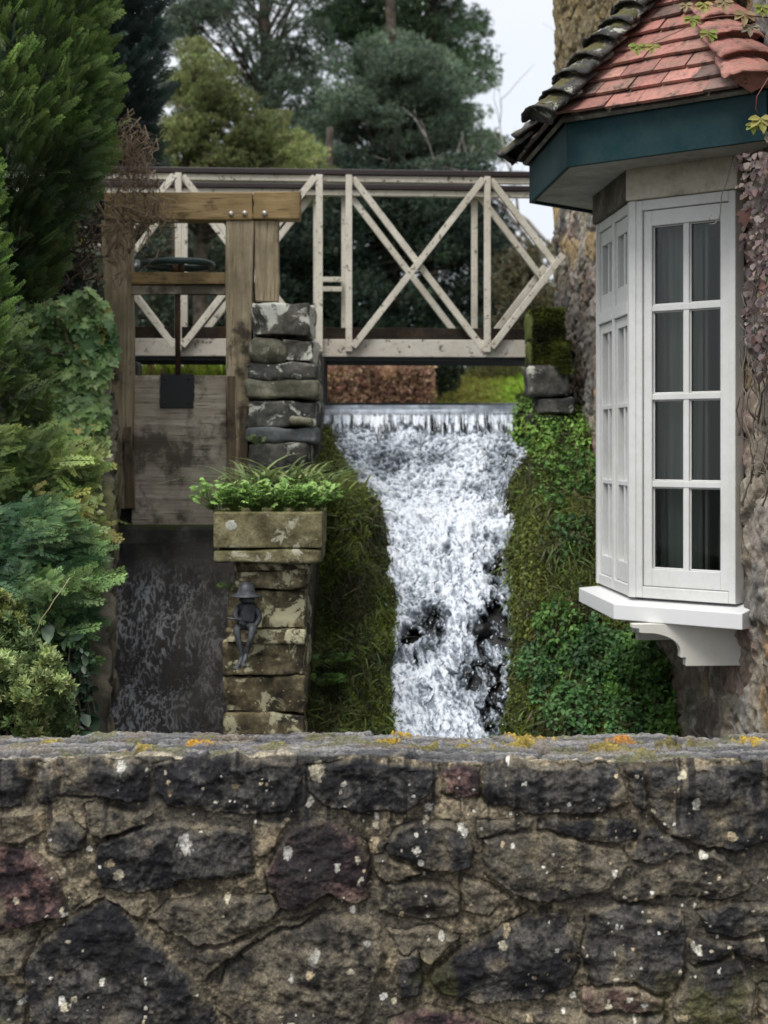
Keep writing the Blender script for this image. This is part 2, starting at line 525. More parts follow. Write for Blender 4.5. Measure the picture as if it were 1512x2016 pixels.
def pads_points(pads, per, rg=RNG, lo=.5, up=.3):
    """points and outward directions inside ellipsoid pads"""
    Ps, Ds, Hs = [], [], []
    for (c, r) in pads:
        n = max(4, int(per * (r[0] * r[1] + r[0] * r[2] + r[1] * r[2]) / 3))
        d = norm(rg.normal(size=(n, 3))); s = rg.uniform(lo ** 3, 1, (n, 1)) ** (1 / 3)
        wob = 1 + .28 * vn(d[:, 0] * 2.3 + c[0] * 7, d[:, 1] * 2.3 + c[1] * 7, d[:, 2] * 2.3 + c[2] * 5, 3)[:, None]
        Ps.append(np.asarray(c) + d * s * np.asarray(r) * wob); Ds.append(norm(d + np.array((0, 0, up)) + rg.normal(0, .45, (n, 3))))
        Hs.append(d[:, 2])
    return np.concatenate(Ps), np.concatenate(Ds), np.concatenate(Hs)

def inpoly(x, y, poly):
    x = np.asarray(x, float); y = np.asarray(y, float); r = np.zeros(x.shape, bool); n = len(poly)
    for i in range(n):
        (x0, y0), (x1, y1) = poly[i], poly[i - 1]
        c = ((y0 > y) != (y1 > y)) & (x < (x1 - x0) * (y - y0) / ((y1 - y0) or 1e-9) + x0)
        r ^= c
    return r

def rand_in_poly(poly, n, rg=RNG):
    p = np.asarray(poly, float); lo, hi = p.min(0), p.max(0); out = np.zeros((0, 2))
    while len(out) < n:
        q = rg.uniform(lo, hi, (n * 2 + 8, 2)); out = np.concatenate((out, q[inpoly(q[:, 0], q[:, 1], poly)]))
    return out[:n]

def stone_shape(c, size, r=.03, amp=.012, seed=0, n=9, fq=7.0):
    """rounded rough block centred at c: returns verts, faces"""
    hs = np.asarray(size, float) / 2; g = np.linspace(-1, 1, n); V, F = {}, []
    keys = {}; pts = []
    def vid(p):
        k = tuple(np.round(p, 5))
        if k not in keys: keys[k] = len(pts); pts.append(p)
        return keys[k]
    for ax in range(3):
        for sg in (-1, 1):
            ids = [[None] * n for _ in range(n)]
            for i in range(n):
                for j in range(n):
                    p = [0, 0, 0]; p[ax] = sg; p[(ax + 1) % 3] = g[i]; p[(ax + 2) % 3] = g[j]
                    ids[i][j] = vid(p)
            for i in range(n - 1):
                for j in range(n - 1):
                    q = [ids[i][j], ids[i + 1][j], ids[i + 1][j + 1], ids[i][j + 1]]
                    F.append(q if sg > 0 else q[::-1])
    # denser towards edges so that the rounding has points
    p = np.array(pts, float); p = np.sign(p) * (1 - (1 - np.abs(p)) ** 1.35)
    r = min(r, hs.min() * .95)
    P = p * hs; inner = np.clip(P, -(hs - r), hs - r); d = P - inner
    nd = norm(d); P = inner + nd * r
    W = P + np.asarray(c)
    k = fbm(W[:, 0] * fq, W[:, 1] * fq, W[:, 2] * fq, seed, 4)
    k2 = fbm(W[:, 0] * fq * .4, W[:, 1] * fq * .4, W[:, 2] * fq * .4, seed + 50, 2)
    P = P + nd * (k * amp + k2 * amp * 1.2)[:, None]
    return P + np.asarray(c), F

def stone(name, c, size, mat, parent=None, **kw):
    V, F = stone_shape(c, size, **kw)
    return poly_mesh(name, V, F, mat, parent, None, True)

def pxstone(name, x0, x1, y0, y1, Y, depth, mat, parent=None, **kw):
    """stone whose front face spans the photo box at depth Y"""
    a = pt(x0, y0, Y); b = pt(x1, y1, Y)
    c = ((a[0] + b[0]) / 2, Y + depth / 2, (a[2] + b[2]) / 2)
    return stone(name, c, (abs(b[0] - a[0]), depth, abs(a[2] - b[2])), mat, parent, **kw)
# ------------------------------------------------------------------ big ground pieces
def sheet(name, x0, x1, y0, y1, z, mat, n=40, amp=0.0, kind='structure'):
    X, Y = np.meshgrid(np.linspace(x0, x1, n), np.linspace(y0, y1, n))
    Z = z + amp * fbm(X * .3, Y * .3, 0, 3)
    return tag(grid_mesh(name, np.stack((X, Y, Z), -1), mat), kind=kind)
t = NT('lane'); v = t.coord(); n = t.noise(v, 60, 4)
M['lane'] = t.bsdf(t.ramp(n, [(.3, (.035, .035, .035)), (.7, (.075, .072, .068))]), .9, t.bump(n, .4))
t = NT('turf'); v = t.coord(); n = t.noise(v, 3, 6, .7)
M['turf'] = t.bsdf(t.ramp(n, [(.3, (.02, .035, .008)), (.55, (.045, .075, .015)), (.75, (.09, .11, .03))]), .95)
sheet('road', -60, 60, -60, 4.75, 0, M['lane'])
sheet('ground', -60, 60, 4.7, 19.5, -.47, M['turf'], 20)
sheet('stream_bed', -1.75, 1.7, 4.8, 9.9, -.45, M['wet_rock'], 30, .1)

# ------------------------------------------------------------------ foreground rubble wall
WY, WT, WTOP = 4.6, .32, .8235
def w_xy(px, py): return ((px - 756) / FPX * WY, H - (py - HOR) / FPX * WY)
# traced outlines of the stones (photo pixels), darkness 0..1, tint (0 charcoal, 1 reddish, 2 grey-brown)
STONES = [
 ([(-60,1602),(90,1597),(92,1640),(40,1658),(-60,1655)], .45, 2),
 ([(172,1588),(300,1602),(288,1625),(205,1652),(176,1640)], .25, 2),
 ([(500,1618),(562,1624),(545,1665),(508,1690),(500,1640)], .0, 2),
 ([(1060,1612),(1230,1608),(1268,1648),(1228,1658),(1150,1648),(1060,1632)], .8, 0),
 ([(1285,1627),(1328,1652),(1370,1680),(1290,1698),(1247,1690),(1250,1652)], .6, 0),
 ([(908,1717),(952,1737),(1010,1768),(960,1800),(912,1790)], .35, 2),
 ([(-60,1850),(40,1842),(85,1818),(62,1870),(38,1915),(-60,1915)], .45, 2),
 ([(1362,1850),(1500,1845),(1520,1898),(1440,1873),(1357,1895)], .7, 2),
 ([(758,1832),(850,1826),(905,1845),(850,1898),(782,1868)], .4, 2),
 ([(385,1870),(445,1862),(540,1822),(640,1795),(520,1845),(440,1890),(400,1930)], .4, 2),
 ([(1140,1948),(1250,1938),(1310,1965),(1300,1990),(1150,1990)], .5, 1),
 ([(735,1690),(762,1690),(790,1705),(840,1715),(800,1730),(755,1740),(735,1720)], .25, 2),
 ([(940,1612),(1050,1610),(1045,1632),(990,1636),(945,1650)], .3, 2),
 ([(150,1790),(180,1762),(290,1768),(285,1815),(245,1790),(205,1765)], .35, 2),
 ([(-60,1497),(65,1497),(62,1540),(40,1587),(-60,1592)], .8, 0),
 ([(75,1502),(108,1496),(111,1575),(82,1582),(72,1540)], .75, 0),
 ([(116,1497),(200,1490),(275,1503),(294,1520),(288,1575),(250,1579),(116,1571)], .85, 0),
 ([(302,1502),(380,1488),(520,1489),(583,1508),(588,1540),(568,1598),(500,1605),(420,1596),(330,1588),(305,1560)], .9, 0),
 ([(640,1508),(700,1500),(780,1507),(857,1505),(855,1535),(825,1580),(785,1603),(720,1604),(640,1590),(606,1560),(602,1515)], .85, 0),
 ([(868,1504),(905,1500),(945,1508),(945,1560),(900,1570),(870,1565)], .8, 1),
 ([(952,1502),(1000,1493),(1060,1505),(1150,1500),(1212,1496),(1226,1540),(1238,1578),(1180,1600),(1050,1602),(1000,1588),(952,1580)], .6, 0),
 ([(1228,1500),(1262,1505),(1275,1560),(1270,1600),(1247,1578)], .7, 0),
 ([(1274,1505),(1350,1508),(1450,1500),(1600,1490),(1600,1640),(1500,1660),(1440,1677),(1380,1670),(1320,1640),(1282,1600)], .65, 0),
 ([(110,1612),(140,1608),(168,1640),(165,1670),(130,1692),(100,1680),(92,1650)], .9, 0),
 ([(185,1690),(200,1660),(260,1640),(300,1622),(420,1622),(490,1640),(496,1720),(440,1728),(360,1728),(340,1745),(270,1757),(200,1750),(188,1720)], .8, 0),
 ([(575,1640),(620,1618),(660,1622),(700,1645),(725,1665),(728,1765),(700,1775),(660,1770),(650,1760),(600,1785),(560,1790),(530,1760),(522,1710),(550,1670)], 1., 1),
 ([(768,1650),(785,1630),(830,1617),(880,1620),(915,1640),(932,1670),(930,1700),(880,1710),(830,1705),(790,1690),(765,1680)], .95, 0),
 ([(745,1760),(760,1740),(800,1735),(880,1735),(905,1760),(895,1805),(850,1812),(790,1805),(748,1795)], .9, 2),
 ([(952,1655),(1000,1640),(1080,1640),(1160,1655),(1220,1665),(1240,1700),(1200,1745),(1130,1765),(1080,1770),(1010,1758),(960,1725)], .85, 2),
 ([(1205,1762),(1260,1717),(1330,1682),(1400,1677),(1460,1710),(1475,1750),(1420,1772),(1370,1767),(1320,1762),(1220,1777)], .55, 2),
 ([(-60,1670),(10,1660),(60,1672),(90,1700),(115,1745),(138,1790),(130,1805),(85,1810),(0,1840),(-60,1840)], .85, 1),
 ([(200,1772),(235,1780),(300,1850),(380,1930),(430,1990),(440,2050),(60,2050),(45,1900),(90,1850),(150,1800)], 1., 0),
 ([(295,1810),(340,1775),(440,1765),(540,1762),(555,1790),(520,1820),(440,1855),(390,1858),(330,1830)], .5, 2),
 ([(440,1900),(520,1850),(640,1800),(720,1795),(745,1830),(750,1890),(720,1980),(690,2040),(480,2050),(430,1980)], .7, 2),
 ([(855,1905),(920,1860),(1000,1815),(1080,1785),(1115,1800),(1130,1850),(1138,1900),(1120,1940),(1060,1965),(960,1972),(880,1955),(848,1930)], 1., 0),
 ([(1150,1790),(1250,1777),(1340,1792),(1350,1850),(1330,1950),(1300,1958),(1250,1930),(1170,1940),(1145,1880)], .75, 0),
 ([(1375,1800),(1430,1777),(1512,1785),(1560,1810),(1512,1832),(1440,1842),(1390,1830)], .7, 0),
 ([(770,2010),(840,1985),(930,1990),(990,2020),(1000,2060),(760,2060)], .9, 1),
 ([(1350,1900),(1440,1880),(1485,1940),(1470,2000),(1400,2050),(1330,2040),(1330,1970)], .6, 2),
 ([(1492,1940),(1560,1925),(1600,1990),(1580,2060),(1500,2040)], .7, 2),
 ([(-60,1930),(10,1925),(45,1960),(48,2050),(-60,2050)], .8, 0),
 ([(782,1880),(825,1868),(835,1920),(822,1958),(790,1965)], .75, 0),
 ([(1000,1990),(1100,1985),(1200,2000),(1300,1995),(1310,2060),(1010,2060)], .65, 2),
 ([(640,1470),(650,1471),(650,1472)], .5, 2),
]
def sd_poly(X, Z, poly):
    """signed distance, positive inside"""
    P = np.asarray(poly, float); d = np.full(X.shape, 1e9)
    for i in range(len(P)):
        a, b = P[i - 1], P[i]; e = b - a; L = (e ** 2).sum()
        tt = np.clip(((X - a[0]) * e[0] + (Z - a[1]) * e[1]) / max(L, 1e-12), 0, 1)
        d = np.minimum(d, np.hypot(X - a[0] - tt * e[0], Z - a[1] - tt * e[1]))
    return np.where(inpoly(X, Z, [tuple(p) for p in P]), d, -d)

def build_front_wall():
    rg = np.random.default_rng(5)
    xs = np.concatenate((np.linspace(-7, -1.46, 200), np.linspace(-1.45, 1.45, 1000), np.linspace(1.46, 7, 200)))
    zs = np.concatenate((np.linspace(-.03, .02, 4)[:-1], np.linspace(.02, WTOP - .02, 280)))
    ncorner, ntop = 8, 60
    polys = [(np.array([w_xy(*p) for p in s]), d, k) for s, d, k in STONES[:-1]]
    # more stones of the same wall beyond the frame
    for side in (-1, 1):
        for row in range(5):
            x = 1.27 if row else 1.45
            while x < 7:
                L = rg.uniform(.22, .42); hh = .085 if row == 0 else rg.uniform(.075, .1); zc = (.745 if row == 0 else .745 - row * .17)
                a = np.linspace(0, 2 * np.pi, 11)[:-1]
                p = np.stack((side * (x + L / 2) + L * .47 * np.sign(np.cos(a)) * np.abs(np.cos(a)) ** .6 * rg.uniform(.85, 1.05, 10),
                              zc + hh * .95 * np.sign(np.sin(a)) * np.abs(np.sin(a)) ** .6 * rg.uniform(.8, 1.05, 10)), -1)
                polys.append((p, rg.uniform(.55, 1), int(rg.integers(0, 3)))); x += L + .03
    # profile (s): front face, rounded arris, top
    prof = [(WY, z, 0.0, -1.0, 0.0) for z in zs]
    for i in range(1, ncorner + 1):
        a = math.pi / 2 * i / ncorner
        prof.append((WY + .02 - .02 * math.cos(a), WTOP - .02 + .02 * math.sin(a), 0, -math.cos(a), math.sin(a)))
    for i in range(1, ntop + 1): prof.append((WY + .02 + (WT - .02) * i / ntop, WTOP, 0, 0, 1))
    for i in range(1, 7): prof.append((WY + WT, WTOP - .13 * i, 0, .9, .3 if i == 1 else 0))
    prof = np.array(prof)
    X = np.repeat(xs[None], len(prof), 0)
    PY = np.repeat(prof[:, 0:1], len(xs), 1); PZ = np.repeat(prof[:, 1:2], len(xs), 1)
    NY = np.repeat(prof[:, 3:4], len(xs), 1); NZ = np.repeat(prof[:, 4:5], len(xs), 1)
    nfr = len(zs) + ncorner
    Xs, Zs = X[:nfr], PZ[:nfr]
    wx = Xs + .008 * fbm(Xs * 16, Zs * 16, 1, 21); wz = Zs + .008 * fbm(Xs * 16, Zs * 16, 1, 22)
    wx += .0035 * fbm(Xs * 60, Zs * 60, 1, 27); wz += .0035 * fbm(Xs * 60, Zs * 60, 1, 28)
    hgt = np.zeros(X.shape); col = np.zeros(X.shape + (3,))
    n1 = fbm(X * 9, (PZ + PY) * 9, 0, 31, 5); n2 = fbm(X * 45, (PZ + PY) * 45, 0, 32, 4); n3 = fbm(X * 120, (PZ + PY) * 120, 0, 33, 3)
    n0 = fbm(X * 3, (PZ + PY) * 3, 0, 34, 3)
    # mortar
    mort = colmix((.055, .047, .034), (.29, .24, .165), sstep(-.6, .8, n1 * .6 + n2 * .7 + .35 * n3))
    mort = colmix(mort, (.045, .042, .038), sstep(.0, .6, n0 + .5 * n1 + .3 * n2) * .8)
    col[:] = mort
    hgt += .004 * n1 + .0035 * n2 + .0012 * n3
    inside = np.full(Xs.shape, -1e9)
    tint = [((.012, .012, .014), (.062, .058, .053)), ((.018, .012, .014), (.1, .06, .055)), ((.022, .02, .018), (.1, .087, .066))]
    for q, (poly, dk, kd) in enumerate(polys):
        lo, hi = poly.min(0) - .03, poly.max(0) + .03
        cm = np.where((xs > lo[0]) & (xs < hi[0]))[0]
        if len(cm) == 0: continue
        sl = (slice(0, nfr), slice(cm[0], cm[-1] + 1))
        d = sd_poly(wx[sl], wz[sl], poly)
        # flat-faced stones with a tilt of their own
        tx, tz = rg.normal(0, .012, 2); cx, cz = poly.mean(0)
        d = d + .0035; body = sstep(-.001, .011, d) * (.015 + .016 * rg.random()) + sstep(.0, .06, d) * .007
        facet = .013 * fbm(Xs[sl] * 9 + q * 9, Zs[sl] * 15, q, 41, 3) + .0032 * n2[sl] + tx * (Xs[sl] - cx) * 2 + tz * (Zs[sl] - cz) * 2
        m = sstep(-.002, .004, d)
        groove = -.006 * np.exp(-(d / .0045) ** 2) * sstep(.0, .6, fbm(Xs[sl] * 5, Zs[sl] * 5, 8, 57, 3) + .15)
        hgt[sl] = hgt[sl] * (1 - m) + m * (body + facet + .0015 * n3[sl]) + groove
        a, b = [np.array(k_) * 1.0 for k_ in tint[kd]]
        c = colmix(a, b, np.clip(sstep(-.6, .8, n1[sl] + .7 * n2[sl] + .3 * n3[sl] + (1 - dk) * 1.3 - .15), 0, 1))
        wash = sstep(.0, .8, fbm(Xs[sl] * 11 + 3 * q, Zs[sl] * 8, 4, 56, 5) + (1 - dk) * .6 + .3 * sstep(.03, .0, d) - .38)
        c = colmix(c, np.array((.185, .155, .108)) , wash * .7) * np.exp(.22 * n2[sl])[..., None]
        # paler worn rim, edge highlights put into the colour, and tan crusts
        rim = np.exp(-((d - .006) / .008) ** 2) * sstep(.0, .6, n1[sl] + .2)
        c = colmix(c, (.17, .145, .105), rim * .55)
        pt_ = sstep(.55 + .3 * (dk - .6), .95, fbm(Xs[sl] * 7 + q, Zs[sl] * 7, 2, 51, 4)) * (1 - .6 * dk + .1)
        c = colmix(c, (.19, .15, .095), np.clip(pt_, 0, 1) * .8)
        mc = sstep(-.003, .007, d + .007 * n2[sl] * (1.35 - dk) + .004 * n1[sl])
        col[sl] = colmix(col[sl], c, mc) if False else col[sl] + (c - col[sl]) * mc[..., None]
        inside[sl] = np.maximum(inside[sl], d)
        col[sl] = col[sl] * (1 - (.4 * np.exp(-(d / .003) ** 2) * sstep(.0, .6, fbm(Xs[sl] * 5, Zs[sl] * 5, 8, 57, 3) + .1))[..., None])
    # black run-off streaks on the top course (algae stains)
    st = sstep(.25, .75, fbm(X[:nfr] * 48, PZ[:nfr] * 3.2, 0, 61, 3)) * sstep(.56, .66, PZ[:nfr]) * sstep(-.1, .4, vn(X[:nfr] * 3.1, 0, 0, 66) + .15)
    col[:nfr] = colmix(col[:nfr], (.01, .0105, .012), st * .85)
    big = sstep(.1, .65, fbm(X[:nfr] * 4.2, PZ[:nfr] * 5.5, 0, 63, 5)) * sstep(-.5, .4, n2[:nfr] + .2)
    col[:nfr] = colmix(col[:nfr], (.018, .018, .02), big * .72)
    # green algae low at the foot
    ga = sstep(.35, .8, fbm(X[:nfr] * 6, PZ[:nfr] * 6, 0, 67, 4)) * sstep(.3, .05, PZ[:nfr])
    col[:nfr] = colmix(col[:nfr], (.075, .075, .025), ga * .7)
    # lichen rosettes: white / cream dots
    nd = 900
    lx = rg.uniform(-1.35, 1.35, nd); lz = .78 * rg.random(nd) ** 1.25; lr = rg.gamma(1.2, .0021, nd) + .0018
    clus = fbm(lx * 4, lz * 4, 0, 71, 3)
    extra = [(1438, 1641, .0115), (1298, 1588 + 54, .004), (123, 1966, .009), (100, 1922, .008), (204, 1930, .007), (290, 1925, .0085), (390, 1953, .009), (820, 1672, .011), (664, 1706, .009),
             (704, 1692, .008), (882, 1788, .0085), (990, 1857, .0115), (994, 1830, .011), (1094, 1862, .0095), (1050, 1917, .009), (1102, 1786, .0085), (1345, 1996, .012), (755, 1964, .009),
             (775, 1972, .008), (1330, 1970 + 30, .007), (46, 1968, .011), (130, 1980, .012), (138, 1850, .009), (462, 1548, .013), (240, 1515, .017), (680, 1545, .012), (625, 1520, .02), (612, 1580, .014), (845, 1590, .013), (370, 1660, .02), (220, 1698, .015), (236, 1716, .013), (620, 1880, .018), (575, 1920, .01), (610, 1912, .011), (720, 1850, .015), (690, 1905, .012), (1000, 1500, .006), (1370, 1866, .01), (1355, 1850, .007), (450, 1765, .008), (1210, 1930, .009), (570, 1676, .014)]
    DOT = [(lx[i], lz[i], lr[i], 0) for i in range(nd) if clus[i] + .2 * rg.normal() > .05] + [(*w_xy(a, b), r, 1) for a, b, r in extra]
    for (x, z, r, e) in DOT:
        ci = np.where((xs > x - r * 1.6) & (xs < x + r * 1.6))[0]
        ri = np.where((prof[:nfr, 1] > z - r * 1.6) & (prof[:nfr, 1] < z + r * 1.6))[0]
        if len(ci) == 0 or len(ri) == 0: continue
        sl = (slice(ri[0], ri[-1] + 1), slice(ci[0], ci[-1] + 1))
        dd = np.hypot(X[sl] - x, (PZ[sl] - z) * (1 + .5 * math.sin(x * 99))) / r + .6 * n2[sl] + .45 * n3[sl]
        m = sstep(1.05, .75, dd)
        tone = np.array(random.choice([(.52, .5, .44), (.42, .38, .29), (.6, .59, .55), (.36, .29, .19)])) * (1 if r < .013 or not e else .62)
        col[sl] = col[sl] + (tone - col[sl]) * (m * .9)[..., None]
        hgt[sl] += m * .0012
    # top of the wall: slaty cope stones with joints, grey with moss and yellow lichen
    tp = slice(nfr - 4, nfr + ntop)
    TX, TY = X[tp], PY[tp]
    f1, f2, cid = worley(TX * 2.6 + .2 * fbm(TX * 5, TY * 5, 0, 81), TY * 5.5 + .3, 82)
    slate = fbm(TX * 3.5, TY * 30, 0, 83, 5)
    c = colmix((.055, .055, .06), (.17, .165, .165), sstep(-.6, .7, slate + .4 * n2[tp]))
    c = colmix(c, (.15, .12, .085), sstep(.1, .6, n1[tp] + .2 * n2[tp]) * .55)
    c = colmix(c, (.09, .09, .035), sstep(.2, .7, fbm(TX * 9, TY * 14, 0, 84, 4)) * .7)
    col[tp] = col[tp] * .0 + c
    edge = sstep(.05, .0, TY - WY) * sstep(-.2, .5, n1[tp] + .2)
    col[tp] = colmix(col[tp], (.34, .3, .235), edge * .85)  # pale highlight along the arris painted into the colour
    for (px, py, rad, cc) in [(390, 1467, .030, (.4, .24, .02)), (285, 1478, .034, (.22, .18, .03)), (765, 1466, .04, (.34, .24, .02)), (795, 1452, .03, (.3, .22, .02)), (905, 1468, .024, (.24, .2, .02)), (940, 1459, .03, (.36, .28, .03)), (1040, 1455, .07, (.33, .25, .03)), (1010, 1466, .05, (.24, .2, .03)), (1225, 1464, .045, (.33, .16, .02)), (1190, 1474, .05, (.2, .17, .03)), (1330, 1466, .06, (.13, .12, .03)), (1480, 1460, .05, (.34, .26, .03)), (545, 1470, .025, (.15, .16, .03)), (100, 1462, .03, (.26, .22, .04)), (850, 1474, .04, (.13, .12, .02)), (1265, 1480, .05, (.18, .17, .05))]:
        Yp = WTOP; yy = (H - WTOP) * FPX / (py - HOR); x = (px - 756) / FPX * yy
        dd = np.hypot((TX - x), (TY - yy) * 1.3) / rad + .6 * fbm(TX * 30, TY * 30, 0, 85, 3) + .55 * fbm(TX * 75, TY * 75, 0, 86, 2)
        m = sstep(1.0, .6, dd)
        col[tp] = col[tp] + (np.array(cc) * (.78, .72, 1.1) * np.exp(.35 * n2[tp])[..., None] - col[tp]) * m[..., None]; hgt[tp] += m * (.006 + .006 * n2[tp])
    joint = sstep(.06, .0, f2 - f1)
    hgt[tp] += (cid - .5) * .016 + .004 * slate - joint * .012 + .0015 * n2[tp]
    col[tp] *= (1 - .5 * joint)[..., None]
    undul = .006 * fbm(X * 2.2, 0, 0, 91, 3) + .012 * sstep(.12, 0, np.abs(X + .98)) * 0
    fade = sstep(.3, .8, PZ)
    P = np.stack((X, PY + NY * hgt, PZ + NZ * hgt + undul * fade), -1)
    # arris uneven: chips
    arr = sstep(.06, 0, np.abs(PZ - WTOP) + np.abs(PY - WY)); ch = sstep(.2, .7, fbm(X * 10, 0, 3, 95, 3))
    P[..., 1] += arr * ch * .016; P[..., 2] -= arr * ch * .012
    t = NT('rubble_stone'); v = t.coord()
    g = t.noise(v, 110, 5, .7); g2 = t.noise(v, 34, 6, .7)
    c = t.mix(.8, t.attr(), t.ramp(g, [(.3, (.3, .3, .3)), (.48, (.95, .95, .95)), (.7, (2.1, 2.05, 1.9))]), 'MULTIPLY')
    sp_ = t.noise(v, 260, 2, .5); c = t.mix(t.bw(sp_, .71, .79), c, (.26, .24, .19)); c = t.mix(t.bw(t.noise(v, 170, 3, .6), .37, .31), c, (.012, .012, .013))
    c = t.mix(.7, c, t.ramp(g2, [(.3, (.6, .6, .62)), (.7, (1.35, 1.32, 1.25))]), 'MULTIPLY')
    mat = t.bsdf(c, .88, t.bump(t.math('ADD', g, t.math('MULTIPLY', g2, 1.5)), .55, .006), .25)
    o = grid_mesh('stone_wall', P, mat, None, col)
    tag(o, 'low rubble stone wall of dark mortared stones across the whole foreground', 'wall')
build_front_wall()

# grass tuft and moss cushions rooted on top of the wall
def grass_tuft(name, label, c, n, L, spread, cols=((.1, .14, .03), (.22, .26, .08)), mat=None, cat='grass tuft', group=None, lean=.7, tm=None):
    rg = RNG
    P = np.asarray(c) + rg.normal(0, spread, (n, 3)) * (1, 1, .0)
    a = rg.uniform(0, 2 * np.pi, n)
    D = np.stack((np.cos(a) * lean, np.sin(a) * lean, rg.uniform(.4, 1.2, n)), -1)
    N = np.stack((-np.cos(a), -np.sin(a), np.full(n, .6)), -1)
    o = scatter(name, tm or GRASS, P, D, -N * -1, L * rg.uniform(.5, 1.2, n), (jit(cols[0], n), jit(cols[1], n)), mat or M['leaf'])
    return tag(o, label, cat, group)
def top_pt(px, py): 
    yy = (H - WTOP) * FPX / (py - HOR); return ((px - 756) / FPX * yy, yy, WTOP - .004)
grass_tuft('grass_tuft', 'small pale green grass tuft growing on top of the foreground wall', top_pt(695, 1472), 46, .075, .012, lean=1.5)

# ------------------------------------------------------------------ the house (right)
P0 = np.array((1.647, 7.13)); P1 = np.array((1.2, 7.5)); P2 = np.array((1.147, 8.28)); P3 = np.array((1.543, 8.66))
UW = norm(np.array((-.068, 1.0)))                      # direction along the house wall, away from the viewer
NW = np.array((-UW[1], UW[0]))                         # outward (left)
def wall_xy(s): return P0 + UW * s                     # s metres beyond the near end of the bay
house = thing('cottage', 'stone cottage with a white canted bay window under a red tiled roof', 'house', (1.7, 9, 0))
ZT, ZB = 2.946, 1.019                                   # window head and foot
def house_wall():
    rg = np.random.default_rng(9)
    s = np.concatenate((np.linspace(-1.95, -1.0, 40)[:-1], np.linspace(-1.0, 4.9, 640)))
    z = np.linspace(-.45, 6.4, 640)
    S, Z = np.meshgrid(s, z)
    wx = S + .09 * fbm(S * 5, Z * 5, 0, 101); wz = Z + .09 * fbm(S * 5, Z * 5, 0, 102)
    f1, f2, cid = worley(wx * 3.3, wz * 5.0, 103)
    e = sstep(.0, .28, f2 - f1)
    n1 = fbm(S * 8, Z * 8, 0, 104, 5); n2 = fbm(S * 34, Z * 34, 0, 105, 4); n0 = fbm(S * 1.6, Z * 1.6, 0, 106, 3)
    h = .026 * e * (.3 + .9 * cid) + .014 * n1 + .008 * n2 + .016 * n0 - .022 - .045 * sstep(-.75, -.35, S) * sstep(1.7, 1.4, S)
    pal = np.array([(.30, .26, .2), (.36, .26, .14), (.27, .2, .165), (.21, .195, .175), (.33, .29, .245), (.24, .17, .14), (.29, .25, .19)])
    c = pal[(cid * 6.99).astype(int)]
    mort = np.array((.3, .255, .2)) * np.exp(.25 * n1)[..., None]
    c = mort + (c - mort) * sstep(.02, .22, f2 - f1 + .05 * n2)[..., None]
    c = colmix(c, (.33, .20, .075), sstep(.35, .8, fbm(S * 3, Z * 2.4, 0, 107, 4)) * .6)
    c = colmix(c, (.09, .085, .08), sstep(.2, .75, fbm(S * 4, Z * 3, 0, 108, 5)) * .65)
    c = colmix(c, (.38, .37, .33), sstep(.45, .75, fbm(S * 10, Z * 10, 0, 109, 4)) * .6)
    # high on the far part: brownish moss; low part near the water: darker towards the foot
    hi = sstep(3.4, 4.4, Z) * sstep(1.4, 2.2, S)
    c = colmix(c, np.array((.17, .13, .06)) , hi * (.55 + .4 * sstep(-.3, .4, n2)))
    lo = sstep(1.3, .1, Z + .3 * n1) * sstep(.5, 1.6, S)
    c = colmix(c, (.05, .048, .03), lo * .8)
    dk = sstep(2.9, 3.6, S + .25 * n1) * sstep(3.5, 2.6, Z) * sstep(1.9, 2.4, Z)
    c = colmix(c, (.06, .058, .055), dk * .75)
    c *= np.exp(.28 * n2)[..., None]
    base = P0[None, None] + UW * S[..., None]
    # far corner: uneven quoins
    P = np.concatenate((base + NW * h[..., None], Z[..., None]), -1)
    P[..., :2] += (UW * (sstep(4.68, 4.9, S) * (.035 * fbm(Z * 3, 0, 0, 111, 3)))[..., None])
    sc = (S[:-1, :-1] + S[1:, 1:]) / 2; zc = (Z[:-1, :-1] + Z[1:, 1:]) / 2
    keep = ~((sc > .12) & (sc < 1.42) & (zc > ZB + .02) & (zc < ZT + .05))
    t = NT('rubble_masonry'); v = t.coord(); g = t.noise(v, 70, 6, .7); g2 = t.noise(v, 16, 6, .7)
    cc = t.mix(.75, t.attr(), t.ramp(g, [(.28, (.5, .48, .46)), (.5, (1, 1, 1)), (.74, (1.4, 1.4, 1.36))]), 'MULTIPLY')
    cc = t.mix(.5, cc, t.ramp(g2, [(.3, (.6, .6, .6)), (.7, (1.3, 1.3, 1.3))]), 'MULTIPLY')
    mat = t.bsdf(cc, .92, t.bump(t.math('ADD', g, t.math('MULTIPLY', g2, 1.5)), .8, .012), .2)
    M['masonry'] = mat
    grid_mesh('wall', P, mat, house, c, True, keep)
    z3 = np.linspace(-.45, 6.4, 160); x3 = np.linspace(0, 4, 90); X3, Z3 = np.meshgrid(x3, z3)
    n3_ = fbm(X3 * 6, Z3 * 6, 0, 121, 4); q_, _, id3 = worley(X3 * 3.3, Z3 * 5, 122)
    e3x = np.interp(z3, z, P[:, 0, 0]); e3y = np.interp(z3, z, P[:, 0, 1])
    Q3 = np.stack((e3x[:, None] + X3, e3y[:, None] + X3 * .068 - .03 * n3_ * np.minimum(1, X3 * 5), Z3), -1)
    grid_mesh('front_wall', Q3, mat, house, pal[(id3 * 6.99).astype(int)] * np.exp(.3 * n3_)[..., None], True, flip=True)
    # end wall returning at the far corner
    z2 = np.linspace(-.45, 6.4, 120); x2 = np.linspace(0, 4, 60); X2, Z2 = np.meshgrid(x2, z2)
    e0 = wall_xy(4.9); edge = np.interp(z2, z, P[:, -1, 0]); edgey = np.interp(z2, z, P[:, -1, 1])
